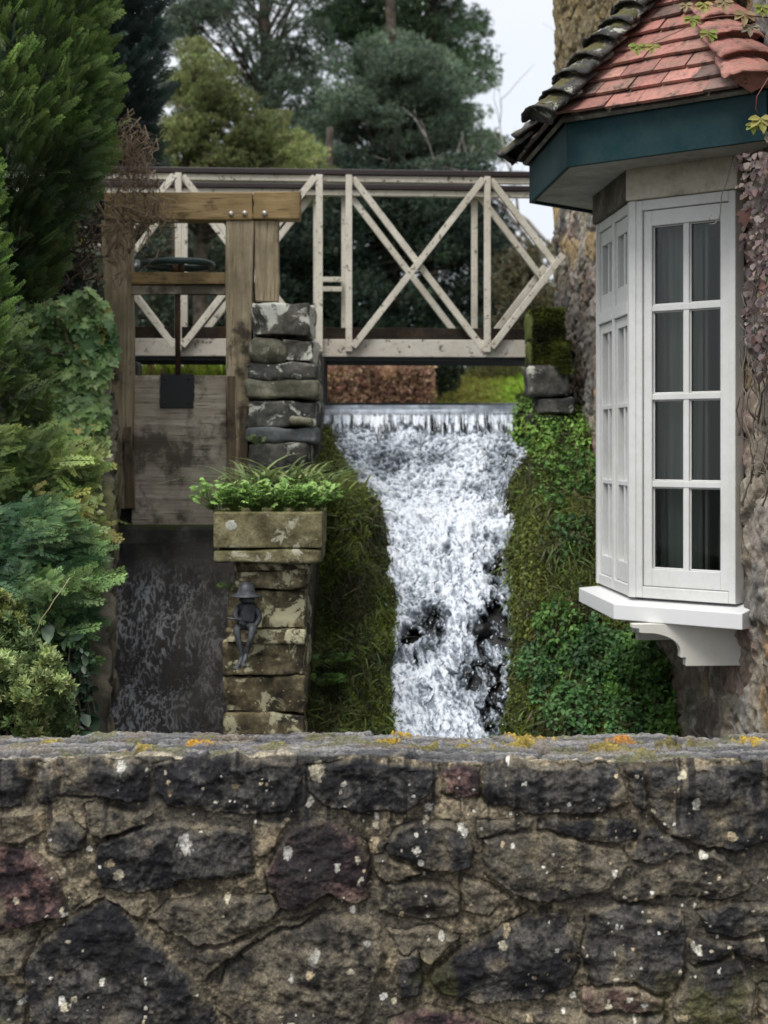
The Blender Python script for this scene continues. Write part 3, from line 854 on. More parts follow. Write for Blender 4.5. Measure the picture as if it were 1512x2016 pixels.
    Q = np.stack((edge[:, None] + X2, edgey[:, None] + X2 * .068 + .02 * fbm(X2 * 6, Z2 * 6, 0, 3), Z2), -1)
    grid_mesh('end_wall', Q, mat, house, np.broadcast_to(np.array((.26, .21, .16)), Q.shape).copy(), True)
house_wall()

# bay frame helpers: frame along a face, ex along the face, ey inward
def face(a, b):
    ex = norm(b - a); ey = np.array((-ex[1], ex[0]))
    return (a, ex, ey, float(np.linalg.norm(b - a)))
FB = face(P2, P1); FA = face(P1, P0); FC = face(P3, P2)
for nm in (FA,):
    pass
def inward(f): return (f[0], f[1], f[2])
M['white'] = paint_mat('white_gloss_paint', (.66, .66, .642), (.38, .365, .32), .4, .45)
M['white_sill'] = paint_mat('sill_paint', (.7, .7, .695), (.52, .51, .48), .12, .4)
M['bracket'] = paint_mat('bracket_paint', (.66, .64, .585), (.4, .37, .3), .3, .55)
t = NT('window_glass')
gl = t.n('ShaderNodeBsdfGlossy'); gl.inputs['Roughness'].default_value = .02; gl.inputs['Color'].default_value = (1, 1, 1, 1)
tp_ = t.n('ShaderNodeBsdfTransparent'); tp_.inputs[0].default_value = (.86, .9, .88, 1)
fz = t.n('ShaderNodeFresnel'); fz.inputs[0].default_value = 1.34
ms = t.n('ShaderNodeMixShader'); t.l(fz.outputs[0], ms.inputs[0]); t.l(tp_.outputs[0], ms.inputs[1]); t.l(gl.outputs[0], ms.inputs[2]); t.l(ms.outputs[0], t.out.inputs[0])
M['glass'] = t.m

def window(f, u0, u1, z0, z1, cols, rows, label=None, stile=.05, bar=.02, vent=None, toprail=.07, botrail=.09, frame=True, gd=.038, fw=.045):
    """a window in the bay face f between u0 and u1: fixed frame > casement, glass"""
    fr = inward(f)
    fm = MB(); w_ = fw
    fm.box(u0, u0 + w_, 0, .09, z0, z1, fr); fm.box(u1 - w_, u1, 0, .09, z0, z1, fr)
    fm.box(u0 + w_, u1 - w_, 0, .09, z1 - .05, z1, fr); fm.box(u0 + w_, u1 - w_, 0, .09, z0, z0 + .055, fr)
    wn = fm.build('window', M['white'], house, .004)
    def sash(a, b, c, d, rws, cl, tr, br):
        m = MB(); d0, d1 = .012, gd + .022
        m.box(a, a + stile, d0, d1, c, d, fr); m.box(b - stile, b, d0, d1, c, d, fr)
        m.box(a + stile, b - stile, d0, d1, d - tr, d, fr); m.box(a + stile, b - stile, d0, d1, c, c + br, fr)
        ia, ib, ic, id_ = a + stile, b - stile, c + br, d - tr
        for k in range(1, cl):
            x = ia + (ib - ia) * k / cl; m.box(x - bar / 2, x + bar / 2, d0 + .006, d1 - .006, ic, id_, fr)
        zz = rws if isinstance(rws, list) else [ic + (id_ - ic) * k / rws for k in range(1, rws)]
        for z in zz:
            m.box(ia, ib, d0 + .003, d1 - .009, z - bar / 2, z + bar / 2, fr)
        # glazing beads
        for k in range(cl):
            xa = ia + (ib - ia) * k / cl + (bar / 2 if k else 0); xb = ia + (ib - ia) * (k + 1) / cl - (bar / 2 if k < cl - 1 else 0)
            zs_ = [ic] + [z for z in zz] + [id_]
            for q in range(len(zs_) - 1):
                za, zb = zs_[q] + (bar / 2 if q else 0), zs_[q + 1] - (bar / 2 if q < len(zs_) - 2 else 0)
                e = .007
                m.box(xa, xa + e, gd - .01, gd - .002, za, zb, fr); m.box(xb - e, xb, gd - .01, gd - .002, za, zb, fr)
                m.box(xa + e, xb - e, gd - .01, gd - .002, za, za + e, fr); m.box(xa + e, xb - e, gd - .01, gd - .002, zb - e, zb, fr)
        s_ = m.build('casement', M['white'], wn, .003)
        g = MB(); g.box(ia - .004, ib + .004, gd, gd + .004, ic - .004, id_ + .004, fr); g.build('glass', M['glass'], wn)
    ca, cb, cc, cd = u0 + w_ + .003, u1 - w_ - .003, z0 + .058, z1 - .053
    if vent:
        fm2 = MB(); fm2.box(u0 + w_, u1 - w_, -.004, .09, vent - .03, vent + .03, fr); fm2.build('transom', M['white'], wn, .003)
        sash(ca, cb, cc, vent - .033, rows, cols, .05, .1)
        sash(ca, cb, vent + .033, cd, 1, cols, .075, .09)
    else:
        sash(ca, cb, cc, cd, rows, cols, toprail, botrail)
    return wn

LA = FA[3]; LB = FB[3]
# row heights of the right-hand light (bars at photo rows 603, 780, 954)
zrow = [float(pt(1345, y, 7.32)[2]) for y in (954, 780, 603)]
wa = window(FA, .03, LA - .02, ZB, ZT, 2, zrow, stile=.044, bar=.03, fw=.036, toprail=.075, botrail=.085)
wa['label'] = 'right face of the bay with eight clear panes'
vz = float(pt(1205, 618, 7.9)[2])
window(FB, .02, LB / 2 - .004, ZB, ZT, 2, 3, vent=vz, stile=.03, bar=.024, gd=.072, fw=.02)
window(FB, LB / 2 + .004, LB - .03, ZB, ZT, 2, 3, vent=vz, stile=.03, bar=.024, gd=.072, fw=.02)
window(FC, .03, FC[3] - .03, ZB, ZT, 2, 4, stile=.045, bar=.026)
# corner posts of the bay
cp = MB()
for (p, a, b) in ((P1, FB, FA), (P2, FC, FB)):
    nA = -a[2]; nB = -b[2]; o = (nA + nB) / (1 + nA @ nB)
    q = [p + o * .006, p - a[1] * .034 + nA * .006, p - a[1] * .034 - nA * .09, p - o * .095, p + b[1] * .034 - nB * .09, p + b[1] * .034 + nB * .006]
    cp.prism([(float(x), float(y)) for x, y in q], ZB, ZT, 'z')
cp.build('corner_post', M['white'], house, .003)
def offset_poly(o, end0=0.0, end1=0.0):
    """bay outline P0,P1,P2,P3 moved outward by o"""
    nA, nB, nC = -FA[2], -FB[2], -FC[2]
    def cr(p, a, b): return p + o * (a + b) / (1 + a @ b)
    return [P0 + nA * o + FA[1] * end0, cr(P1, nA, nB), cr(P2, nB, nC), P3 + nC * o - FC[1] * end1]
def ring(o0, o1, z0, z1, e0=0., e1=0., zs=None, faces=(0, 1, 2)):
    """band between two offsets of the bay outline (o0 inner, o1 outer) following the three faces"""
    a = offset_poly(o0, e0, e1); b = offset_poly(o1, e0, e1); mb = MB()
    zo = zs if zs is not None else z1
    for i in faces:
        k = len(mb.V)
        for (p, z) in ((a[i], z0), (a[i + 1], z0), (b[i + 1], z0), (b[i], z0), (a[i], z1), (a[i + 1], z1), (b[i + 1], zo), (b[i], zo)):
            mb.V.append((float(p[0]), float(p[1]), z))
        fs = [(0, 1, 2, 3), (7, 6, 5, 4), (3, 2, 6, 7), (1, 0, 4, 5)]
        if i == 0: fs.append((0, 3, 7, 4))
        if i == 2: fs.append((2, 1, 5, 6))
        for f in fs: mb.F.append([k + j for j in f])
    return mb
ring(-.12, .09, ZB - .105, ZB, .06, .06, ZB - .03).build('sill', M['white_sill'], house, .004)
t = NT('cement_band'); v = t.coord(); n = t.noise(v, 7, 6, .65); n2 = t.noise(v, 40, 5, .7)
c = t.ramp(n, [(.3, (.34, .31, .24)), (.5, (.56, .52, .42)), (.7, (.62, .58, .48))]); c = t.mix(.4, c, t.ramp(n2, [(.3, (.6, .6, .58)), (.6, (1.1, 1.1, 1.1))]), 'MULTIPLY')
M['cement'] = t.bsdf(c, .9, t.bump(n2, .3, .006), .2)
ZS = 3.095; ZF = 3.30
ring(-.13, .022, ZT + .002, ZS + .03, -.0, .0, faces=(0,)).build('lintel', M['cement'], house, .005)
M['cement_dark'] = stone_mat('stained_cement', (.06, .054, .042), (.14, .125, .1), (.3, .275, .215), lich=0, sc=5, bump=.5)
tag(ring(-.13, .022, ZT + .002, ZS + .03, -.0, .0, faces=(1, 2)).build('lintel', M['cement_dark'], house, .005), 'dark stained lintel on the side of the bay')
M['soffit'] = paint_mat('dirty_soffit', (.5, .49, .46), (.14, .12, .09), .8, .8, sc=7)
M['fascia'] = paint_mat('teal_fascia_paint', (.006, .03, .036), (.035, .055, .055), .6, .6, sc=12)
M['fascia'].node_tree.nodes['Principled BSDF'].inputs['Specular IOR Level'].default_value = .12
ring(-.0, .318, ZS + .004, ZS + .02, .3, .3).build('soffit', M['soffit'], house)
ring(.32, .342, ZS - .012, ZF, .3, .3).build('fascia', M['fascia'], house, .003)
# brackets under the sill (profile in the plane square to the wall)
def bracket(s):
    w0 = wall_xy(s) + NW * .02; L = .44; hh = .2; zt = ZB - .107
    prof = [(-.08, zt), (L - .0, zt), (L, zt - .018), (L - .03, zt - .022), (L - .032, zt - .04), (L - .06, zt - .042)]
    for i in range(9):
        a = math.pi / 2 * i / 8
        prof.append((L - .06 - .17 * math.sin(a) ** 1.0, zt - .042 - .09 * (1 - math.cos(a))))
    prof += [(L - .23, zt - hh + .04), (L - .255, zt - hh + .04), (L - .255, zt - hh), (-.08, zt - hh)]
    mb = MB(); mb.prism(prof, -.03, .03, 'y', (w0, NW, UW))
    mb.build('bracket', M['bracket'], house, .002)
bracket(.2); bracket(1.18)
# room seen through the panes: floor, ceiling and dark inner faces of the bay
M['room'] = NT('dim_room').bsdf((.16, .15, .135), .9)
rm = MB()
ra, rb = wall_xy(.06), wall_xy(1.48)
rm.box(-.12, 2.0, .12, 2.4, ZB - .09, ZB - .05, (ra, UW, -NW)); rm.box(-.12, 2.0, .12, 2.4, ZT + .06, ZT + .1, (ra, UW, -NW)); rm.prism([(float(p[0]), float(p[1])) for p in offset_poly(-.05)], ZT + .012, ZT + .04, 'z')
rm.box(-.12, 2.0, 2.4, 2.45, ZB - .09, ZT + .1, (ra, UW, -NW)); rm.box(-.16, -.12, .1, 2.45, ZB - .09, ZT + .1, (ra, UW, -NW)); rm.box(2.0, 2.04, .1, 2.45, ZB - .09, ZT + .1, (ra, UW, -NW))
rm.build('room', M['room'], house)
bp = MB(); q = offset_poly(-.1); bp.prism([(float(p[0]), float(p[1])) for p in q], ZB - .08, ZB - .045, 'z'); bp.build('window_board', M['white'], house)
# curtains hanging inside the right-hand light
t = NT('curtain_cloth'); v = t.coord((14, 14, .6)); n = t.noise(v, 2, 3)
M['curtain'] = t.bsdf(t.ramp(n, [(.3, (.13, .137, .13)), (.7, (.23, .232, .215))]), .9)
def curtain(label, f, u0, u1, d, z0, z1, amp=.012, waves=5):
    n = 90; us = np.linspace(u0, u1, n); zs_ = np.linspace(z0, z1, 12); U, Z = np.meshgrid(us, zs_)
    ph = (U - u0) / (u1 - u0) * waves * 2 * np.pi
    D = d + amp * np.sin(ph + .5 * np.sin(ph * .37)) + .004 * np.sin(Z * 5 + U * 30)
    XY = f[0] + f[1] * U[..., None] + f[2] * D[..., None]
    o = grid_mesh('curtain', np.concatenate((XY, Z[..., None]), -1), M['curtain'])
    m = o.modifiers.new('thick', 'SOLIDIFY'); m.thickness = .002
    return tag(o, label, 'curtain', 'curtains in the bay window')
curtain('wide grey curtain hanging behind the left column of panes of the bay', FA, .09, .315, .14, ZB, ZT, .014, 2.5)
curtain('narrow grey curtain strip hanging behind the right column of panes of the bay', FA, .39, .445, .17, ZB, ZT, .006, 1.2)
mb = MB(); mb.box(.352, .366, .1, .125, ZB - .04, ZT, inward(FA)); mb.build('inner_post', M['room'], house)

# ---- roof of the bay
OV = .385; SL = math.atan(1.19); ZE = ZF + .012
EV = offset_poly(OV, .0, .0)
E0 = EV[1] + FA[1] * 1.0; E1 = EV[1]; E2 = EV[2]
nA_, nB_ = FA[2], FB[2]
def up_from(p, inn, sl, n=0.0):
    """point sl up the slope from eave point p, with inn the inward normal of that slope"""
    return np.array((*(p + inn * sl * math.cos(SL) - inn * n * math.sin(SL)), ZE + sl * math.sin(SL) + n * math.cos(SL)))
t = NT('clay_tile'); v = t.coord(); n = t.noise(v, 9, 6, .7); n2 = t.noise(v, 55, 5, .7)
c = t.mix(t.bw(n, .45, .72), t.attr(), (.2, .135, .105)); c = t.mix(.55, c, t.ramp(n2, [(.3, (.55, .5, .5)), (.6, (1.15, 1.12, 1.1))]), 'MULTIPLY')
c = t.mix(t.bw(t.noise(v, 11, 8, .78), .53, .63), c, (.06, .05, .042)); c = t.mix(t.bw(t.noise(v, 22, 8, .75, 1), .63, .68), c, (.34, .31, .25))
M['tile'] = t.bsdf(c, .8, t.bump(n2, .5, .006), .3)
M['hip'] = stone_mat('weathered_hip_tile', (.025, .025, .025), (.07, .068, .063), (.13, .122, .105), lichen=(.45, .45, .38), lich=.12, lsc=22, moss=.25, mosscol=(.1, .09, .03), sc=10, bump=.7)
M['roofcement'] = stone_mat('roof_cement', (.12, .11, .09), (.2, .185, .15), (.3, .28, .23), lich=.03, sc=12)
def tile_slope(name, o, ex, inn, L, left, right, rows, cols, seed, expo=.108, wd=.168):
    """courses of plain tiles on a slope; left/right give the hip limits along the eave per metre of inward run"""
    rg = np.random.default_rng(seed); mb = MB(); CC = []
    for r in range(rows):
        off = (-.5 * (r % 2)) * wd - .06
        a = off
        while a < L + .1:
            s0 = r * expo - .01; s1 = s0 + expo + .045
            w_ = wd - .004; pts = []
            j = rg.normal(0, .004, 6)
            tilt = .017; th = .015
            for (s, base) in ((s0 + j[0], .012 + abs(j[1]) + tilt), (s1, .004)):
                d = s * math.cos(SL); lo, hi = left * d, L - right * d
                aa, bb = np.clip(a + j[2], lo, hi), np.clip(a + w_ + j[3], lo, hi)
                for (x, nn) in ((aa, base - th), (bb, base - th + j[4]), (bb, base + j[4]), (aa, base)):
                    q = up_from(o + ex * x, inn, s, nn); pts.append(tuple(q))
            if np.linalg.norm(np.array(pts[0]) - pts[1]) > .012:
                k = len(mb.V); mb.V += pts
                for f in ((0, 1, 2, 3), (7, 6, 5, 4), (3, 2, 6, 7), (1, 0, 4, 5), (2, 1, 5, 6), (0, 3, 7, 4)): mb.F.append([k + i for i in f])
                CC += [cols[int(rg.integers(0, len(cols)))] * np.exp(rg.normal(0, .12))] * 8
            a += wd
    return poly_mesh(name, mb.V, mb.F, M['tile'], roof, np.array(CC), False)
RED = [np.array(c) for c in ((.37, .165, .135), (.42, .2, .165), (.33, .15, .125), (.38, .2, .16), (.2, .13, .11), (.36, .165, .135))]
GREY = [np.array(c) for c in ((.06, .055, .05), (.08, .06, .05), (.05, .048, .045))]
rp_ = MB()
dtop = 1.0
def roofplane(o, ex, inn, L, left, right, rise, nn=-.012):
    d = rise / 1.19; k = len(rp_.V)
    sl = rise / math.sin(SL)
    for p in (up_from(o, inn, 0, nn), up_from(o + ex * L, inn, 0, nn), up_from(o + ex * (L - right * d), inn, sl, nn), up_from(o + ex * left * d, inn, sl, nn)): rp_.V.append(tuple(p))
    rp_.F.append([k, k + 1, k + 2, k + 3])
LBe = float(np.linalg.norm(E2 - E1)); CV = E2 + (-FC[1]) * .9
inD = -FA[1]; 
roofplane(E1, FA[1], nA_, 1.0, .428, .943, .86)
roofplane(E2, FB[1], nB_, LBe, .428, .428, .86)
roofplane(CV, FC[1], FC[2], .9, .3, .428, .86)
exD = FA[2]
roofplane(E0, exD, inD, 1.2, .943, .0, .5)
roof = rp_.build('roof', M['roofcement'], house)
sol = roof.modifiers.new('thick', 'SOLIDIFY'); sol.thickness = .02; sol.offset = -1
tile_slope('tile_courses', E1, FA[1], nA_, 1.0, .428, .943, 9, RED, 3)
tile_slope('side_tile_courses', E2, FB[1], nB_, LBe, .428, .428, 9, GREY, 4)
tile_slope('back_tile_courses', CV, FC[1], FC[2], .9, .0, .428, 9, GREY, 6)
tile_slope('end_tile_courses', E0, exD, inD, 1.2, .943, .0, 6, RED, 5)
def hip_tiles(o, dirn, n, step, wid, mat, rise0=.0, L=.24, seed=1, flat=.62, bank=None, wid2=.8):
    """overlapping half-round hip tiles climbing from o along dirn (3-D unit vector)"""
    rg = np.random.default_rng(seed); d = norm(np.asarray(dirn, float)); side = norm(np.cross(d, (0, 0, 1))); up = np.cross(side, d)
    for i in range(n):
        p = np.asarray(o) + d * (i * step) + side * rg.normal(0, .004)
        m, k = 13, 8; th = .016; V = []; F = []
        tl = .20 + rg.normal(0, .04); yw = rg.normal(0, .04)
        for layer in (0, 1):
            for j in range(k):
                s = j / (k - 1); w_ = wid * (1 - (1 - wid2) * s) - layer * th
                for q in range(m):
                    a = math.pi * (.02 + .96 * q / (m - 1))
                    V.append(p + d * (L * s) + side * (-math.cos(a) * w_ + yw * (s - .5) * L) + up * (math.sin(a) * w_ * flat + (1 - s) * tl * L + .02 - layer * .002)
                             + .004 * rg.normal(size=3) * (1 - layer))
        def id_(l, j, q): return l * m * k + j * m + q
        for l in (0, 1):
            for j in range(k - 1):
                for q in range(m - 1):
                    f = [id_(l, j, q), id_(l, j, q + 1), id_(l, j + 1, q + 1), id_(l, j + 1, q)]
                    F.append(f if l else f[::-1])
        for q in range(m - 1):
            F.append([id_(0, 0, q), id_(0, 0, q + 1), id_(1, 0, q + 1), id_(1, 0, q)]); F.append([id_(0, k - 1, q + 1), id_(0, k - 1, q), id_(1, k - 1, q), id_(1, k - 1, q + 1)])
        for j in range(k - 1):
            F.append([id_(0, j + 1, 0), id_(0, j, 0), id_(1, j, 0), id_(1, j + 1, 0)]); F.append([id_(0, j, m - 1), id_(0, j + 1, m - 1), id_(1, j + 1, m - 1), id_(1, j, m - 1)])
        # cement bedding filling the open end
        b0 = len(V); V.append(p + d * .03 + up * .0)
        for q in range(m):
            a = math.pi * (.02 + .96 * q / (m - 1)); w_ = wid - th
            V.append(p + d * .03 + side * (-math.cos(a) * w_) + up * (math.sin(a) * w_ * flat + tl * L + .016))
        for q in range(m - 1): F.append([b0, b0 + 1 + q + 1, b0 + 1 + q])
        o_ = poly_mesh('hip_tile', V, F, mat, roof, np.broadcast_to(np.array((.36, .165, .135)) * np.exp(rg.normal(0, .1)), (len(V), 3)).copy(), False)
        for pl in o_.data.polygons: pl.use_smooth = len(pl.vertices) == 4
h1 = np.array((*((nA_ + nB_) / (1 + nA_ @ nB_)), 1.19))
E1z = np.array((*E1, ZE)); E2z = np.array((*E2, ZE)); E0z = np.array((*E0, ZE))
hip_tiles(E1z - norm(h1) * .08, h1, 9, .128, .135, M['hip'], L=.22, flat=.55, wid2=.72)
nC_ = FC[2]; h2 = np.array((*((nB_ + nC_) / (1 + nB_ @ nC_)), 1.19))
hip_tiles(E2z - norm(h2) * .05, h2, 8, .128, .13, M['hip'], L=.22, seed=2, flat=.55, wid2=.72)
h0 = np.array((*(nA_ + inD * .943), 1.19))
M['hip_red'] = M['tile']
hip_tiles(E0z - norm(h0) * .02 + np.array((0, 0, -.03)), h0, 6, .19, .135, M['hip_red'], L=.29, seed=4, flat=.34, wid2=.92)

# dangling wire in front of the window head
wp = [pt(1444, 306, 7.02), pt(1438, 330, 7.02), pt(1430, 360, 7.03), pt(1420, 385, 7.04), pt(1418, 415, 7.06), pt(1416, 428, 7.07), pt(1408, 440, 7.07), pt(1398, 441, 7.07), pt(1396, 430, 7.07), pt(1401, 422, 7.07)]
tag(MB().tube(wp, .0035, .0025, 5).build('wire', NT('grey_wire').bsdf((.35, .33, .28), .7), None, smooth=True), 'thin bent wire dangling from the soffit over the bay window', 'wire')
# ------------------------------------------------------------------ water course
WROW = np.array([793, 797, 806, 815, 850, 1000, 1200, 1450, 1620.]); WDEP = np.array([11.3, 11.12, 11.03, 10.99, 10.9, 10.2, 9.3, 8.5, 8.0])
def water_dep(row): return np.interp(row, WROW, WDEP)
LROW = [793, 850, 890, 950, 1000, 1060, 1120, 1200, 1300, 1380, 1450, 1620]
LPX = [622, 640, 655, 700, 742, 752, 762, 772, 764, 762, 785, 800]
RROW = [793, 830, 880, 960, 1040, 1120, 1180, 1250, 1320, 1400, 1450, 1620]
RPX = [1030, 1022, 1022, 1012, 1006, 1008, 1016, 1022, 1016, 1004, 990, 970]
def water():
    rows = np.concatenate((np.linspace(793, 852, 60)[:-1], np.linspace(852, 1620, 620))); us = np.linspace(-.04, 1.04, 330)
    U, RW = np.meshgrid(us, rows)
    L = np.interp(RW, LROW, LPX); Rr = np.interp(RW, RROW, RPX)
    PX = L + (Rr - L) * U
    Y = water_dep(RW)
    X = (PX - 756) / FPX * Y; Z = H - (RW - HOR) / FPX * Y
    # flow length
    dy = np.gradient(Y[:, 0]); dz = np.gradient(Z[:, 0]); S = np.cumsum(np.hypot(dy, dz))[:, None] * np.ones_like(U)
    foam = sstep(838, 862, RW + 12 * vn(X * 7, 0, 0, 201) + 7 * vn(X * 26, 0, 0, 202) + 4 * vn(X * 70, 0, 0, 200))
    a = fbm(X * 7 + .9 * vn(X * 3, S * 3, 0, 7), S * 5.0, 0, 203, 3)
    dn = sstep(950, 1120, RW)
    b = lerp(fbm(X * 19 + 1.3 * a, S * 15, 0, 204, 3), fbm(X * 20 + 1.1 * a, S * 7, 0, 234, 3), dn)
    c = lerp(fbm(X * 40 + 1.2 * b, S * 44, 0, 205, 3), fbm(X * 44 + 1.6 * b, S * 15 + b, 0, 235, 2), dn)
    rid = 1 - np.abs(c) * 1.6; rid2 = 1 - np.abs(b) * 1.6
    d2 = fbm(X * 100, S * 85, 0, 206, 2)
    h = foam * (.04 * a + .018 * rid2 + .010 * rid + .004 * d2)
    # the glassy sheet curling over the sill: fine ribs
    ribs = vn(X * 34, S * 2.5, 0, 207) * .5 + vn(X * 90, S * 3, 0, 208) * .5
    h = h + (1 - foam) * sstep(800, 830, RW) * .01 * ribs
    # thinner, broken water: gaps show the dark rock below
    gap = sstep(.1, .55, fbm(X * 6, S * 4.5, 3, 211, 4) - .42) * sstep(1120, 1200, RW)
    edge_r = sstep(.66, .96, U + .10 * fbm(X * 9, S * 9, 0, 213, 3)) * sstep(1020, 1120, RW)
    spot1 = np.exp(-(((PX - 848) / 30) ** 2 + ((RW - 1222) / 42) ** 2)); spot2 = np.exp(-(((PX - 952) / 26) ** 2 + ((RW - 1245) / 48) ** 2))
    spot3 = np.exp(-(((PX - 830) / 40) ** 2 + ((RW - 1285) / 30) ** 2)) * .8; spot4 = np.exp(-(((PX - 930) / 30) ** 2 + ((RW - 1330) / 60) ** 2)) * .8
    top_thin = .6 * sstep(.0, .6, fbm(X * 5, S * 6, 5, 214, 4) + .05) * sstep(870, 900, RW) * sstep(1010, 960, RW) * .55
    thin = np.clip(gap * .8 + edge_r * (.55 + .6 * sstep(-.3, .4, b)) + np.maximum.reduce((spot1, spot2, spot3, spot4)) * (.95 + .5 * b) + top_thin, 0, 1)
    wh = np.clip(foam * (1 - thin) , 0, 1)
    # whiteness of the foam: crests fully aerated, hollows clearer
    air = np.clip(.62 + .5 * (rid - .55) + .3 * (rid2 - .5) + .22 * a + .3 * d2, 0, 1)
    big = .5 + .5 * fbm(X * 4.2, S * 2.6, 0, 219, 4)
    white = wh * np.clip((.42 + .58 * sstep(.1, .85, air)) * (.74 + .42 * big - .25 * sstep(1000, 900, RW)), 0, 1)
    nzx = vn(X * 60, 0, 0, 215) + .6 * vn(X * 19, 0, 0, 216) + .5 * vn(X * 130, RW * .2, 0, 218)
    glass = (1 - foam) * sstep(795, 799, RW) * sstep(822, 812, RW) * (.36 + .10 * vn(X * 6, RW * .25, 0, 220) + .06 * vn(X * 30, RW * .1, 0, 221))  # light grey reflection on the smooth sheet, painted into the whiteness
    curl = np.maximum(glass, (1 - foam) * sstep(811 + 3 * nzx, 819 + 3 * nzx, RW) * sstep(840 + 5 * nzx, 828 + 5 * nzx, RW) * (.46 + .3 * nzx))
    fall = (1 - foam) * sstep(826, 838, RW) * sstep(-.1, .7, vn(X * 75, S * 3, 0, 217) + .5 * vn(X * 23, S * 2, 0, 222)) * .7
    white = np.maximum(white, np.maximum(curl, fall))
    h = h - thin * foam * .05
    N = np.stack((np.zeros_like(U), -np.ones_like(U) * .77, np.ones_like(U) * .64), -1)
    N[..., 1] = np.where(RW < 812, -.3, N[..., 1]); N[..., 2] = np.where(RW < 812, .95, N[..., 2])
    P = np.stack((X, Y, Z), -1) + N * h[..., None]
    P[..., 0] += foam * .012 * c
    keep = ((thin < .93) | (foam < .5))[:-1, :-1]
    col = np.repeat(white[..., None], 3, -1)
    t = NT('falling_water'); at = t.attr(); sx = t.n('ShaderNodeSeparateColor'); t.l(at, sx.inputs[0])
    v = t.coord((1, 1, .8)); n = t.noise(v, 75, 4, .7)
    f = t.bw(t.math('ADD', sx.outputs[0], t.math('MULTIPLY', t.math('SUBTRACT', n, .5), .45)), .1, .78)
    c_ = t.ramp(f, [(0, (.012, .016, .019)), (.25, (.13, .15, .175)), (.6, (.38, .42, .48)), (1, (.70, .735, .79))])
    ro = t.ramp(f, [(0, (.06,) * 3), (.6, (.3,) * 3), (1, (.5,) * 3)])
    M['water'] = t.bsdf(c_, ro, t.bump(n, .2, .01), .5)
    # droplets thrown clear of the fall
    o = grid_mesh('water', P, M['water'], None, col, True, keep)
    tag(o, 'white foaming waterfall tumbling from the weir between mossy banks', 'water', kind='structure')
    rg = np.random.default_rng(3); n = 1500
    ii = rg.integers(60, len(rows), n); jj = rg.integers(0, len(us), n)
    m = rg.random(n) < (.35 + .65 * edge_r[ii, jj]) ; ii, jj = ii[m], jj[m]; n = len(ii)
    base = P[ii, jj] + N[ii, jj] * rg.exponential(.025, (n, 1)) + rg.normal(0, .012, (n, 3))
    tv = np.array([(1, 0, 0), (-1, 0, 0), (0, 1, 0), (0, -1, 0), (0, 0, 1), (0, 0, -1)], float)
    tf = [[0, 2, 4], [2, 1, 4], [1, 3, 4], [3, 0, 4], [2, 0, 5], [1, 2, 5], [3, 1, 5], [0, 3, 5]]
    D = norm(rg.normal(0, .5, (n, 3)) + (0, -.3, -1))
    one = np.ones((n, 3))
    o2 = scatter('spray', (tv * (1.6, .7, .7), np.zeros(6), tf), base, D, rg.normal(size=(n, 3)), rg.gamma(2, .0018, n) + .0015, (one, one), M['water'])
    tag(o2, 'white drops of spray flying off the waterfall', 'spray', kind='stuff')
water()
# pond above the weir and the stone sill of the weir
t = NT('still_water'); n = t.noise(t.coord(), 5, 3)
M['pond'] = t.bsdf((.012, .016, .018), .06, t.bump(n, .05), .5)
sheet('pond', -9, 1.4, 11.3, 19, float(pt(0, 794.5, 11.3)[2]), M['pond'], 8)
M['dark_stone'] = stone_mat('dark_damp_stone', (.018, .018, .017), (.05, .048, .043), (.1, .094, .078), lichen=(.25, .25, .19), lich=.02, moss=.45, mosscol=(.045, .055, .012), sc=5)
mb = MB(); mb.box(-.44, 1.2, 10.99, 11.6, -.5, 1.97); tag(mb.build('weir_sill', M['wet_rock'], None, .01), 'dark wet stone sill of the weir behind the falling water', 'weir')
# rock bed under the fall
def bed():
    rows = np.linspace(845, 1640, 90); us = np.linspace(-.25, 1.25, 60); U, RW = np.meshgrid(us, rows)
    L = np.interp(RW, LROW, LPX); Rr = np.interp(RW, RROW, RPX); PX = L + (Rr - L) * U; Y = water_dep(RW) + .06
    X = (PX - 756) / FPX * Y; Z = H - (RW - HOR) / FPX * water_dep(RW) - .06
    k = fbm(X * 5, Y * 5, Z * 5, 221, 4); Y = Y + .05 * k; Z = Z + .05 * k
    tag(grid_mesh('rock_bed', np.stack((X, Y, Z), -1), M['wet_rock']), kind='structure')
bed()
M['boulder'] = stone_mat('black_wet_boulder', (.006, .006, .007), (.012, .012, .012), (.03, .028, .025), lich=0, sc=8, rough=.3)
for i, (px, py, sx_, sz_, lab) in enumerate([(848, 1224, .13, .17, 'black wet boulder breaking through the middle of the waterfall'), (955, 1245, .12, .2, 'black wet boulder at the right edge of the waterfall under the bay window'), (978, 1345, .13, .22, 'black wet boulder low on the right side of the waterfall just above the wall top'), (985, 1100, .08, .2, 'narrow black wet boulder high on the right edge of the waterfall')]):
    Y = float(water_dep(py)); p = pt(px, py, Y)
    tag(stone('boulder', p + np.array((0, .15, -.07)), (sx_, .2, sz_), M['boulder'], None, r=.09, amp=.03, seed=230 + i, n=12, fq=9), lab, 'boulder', 'boulders in the waterfall')

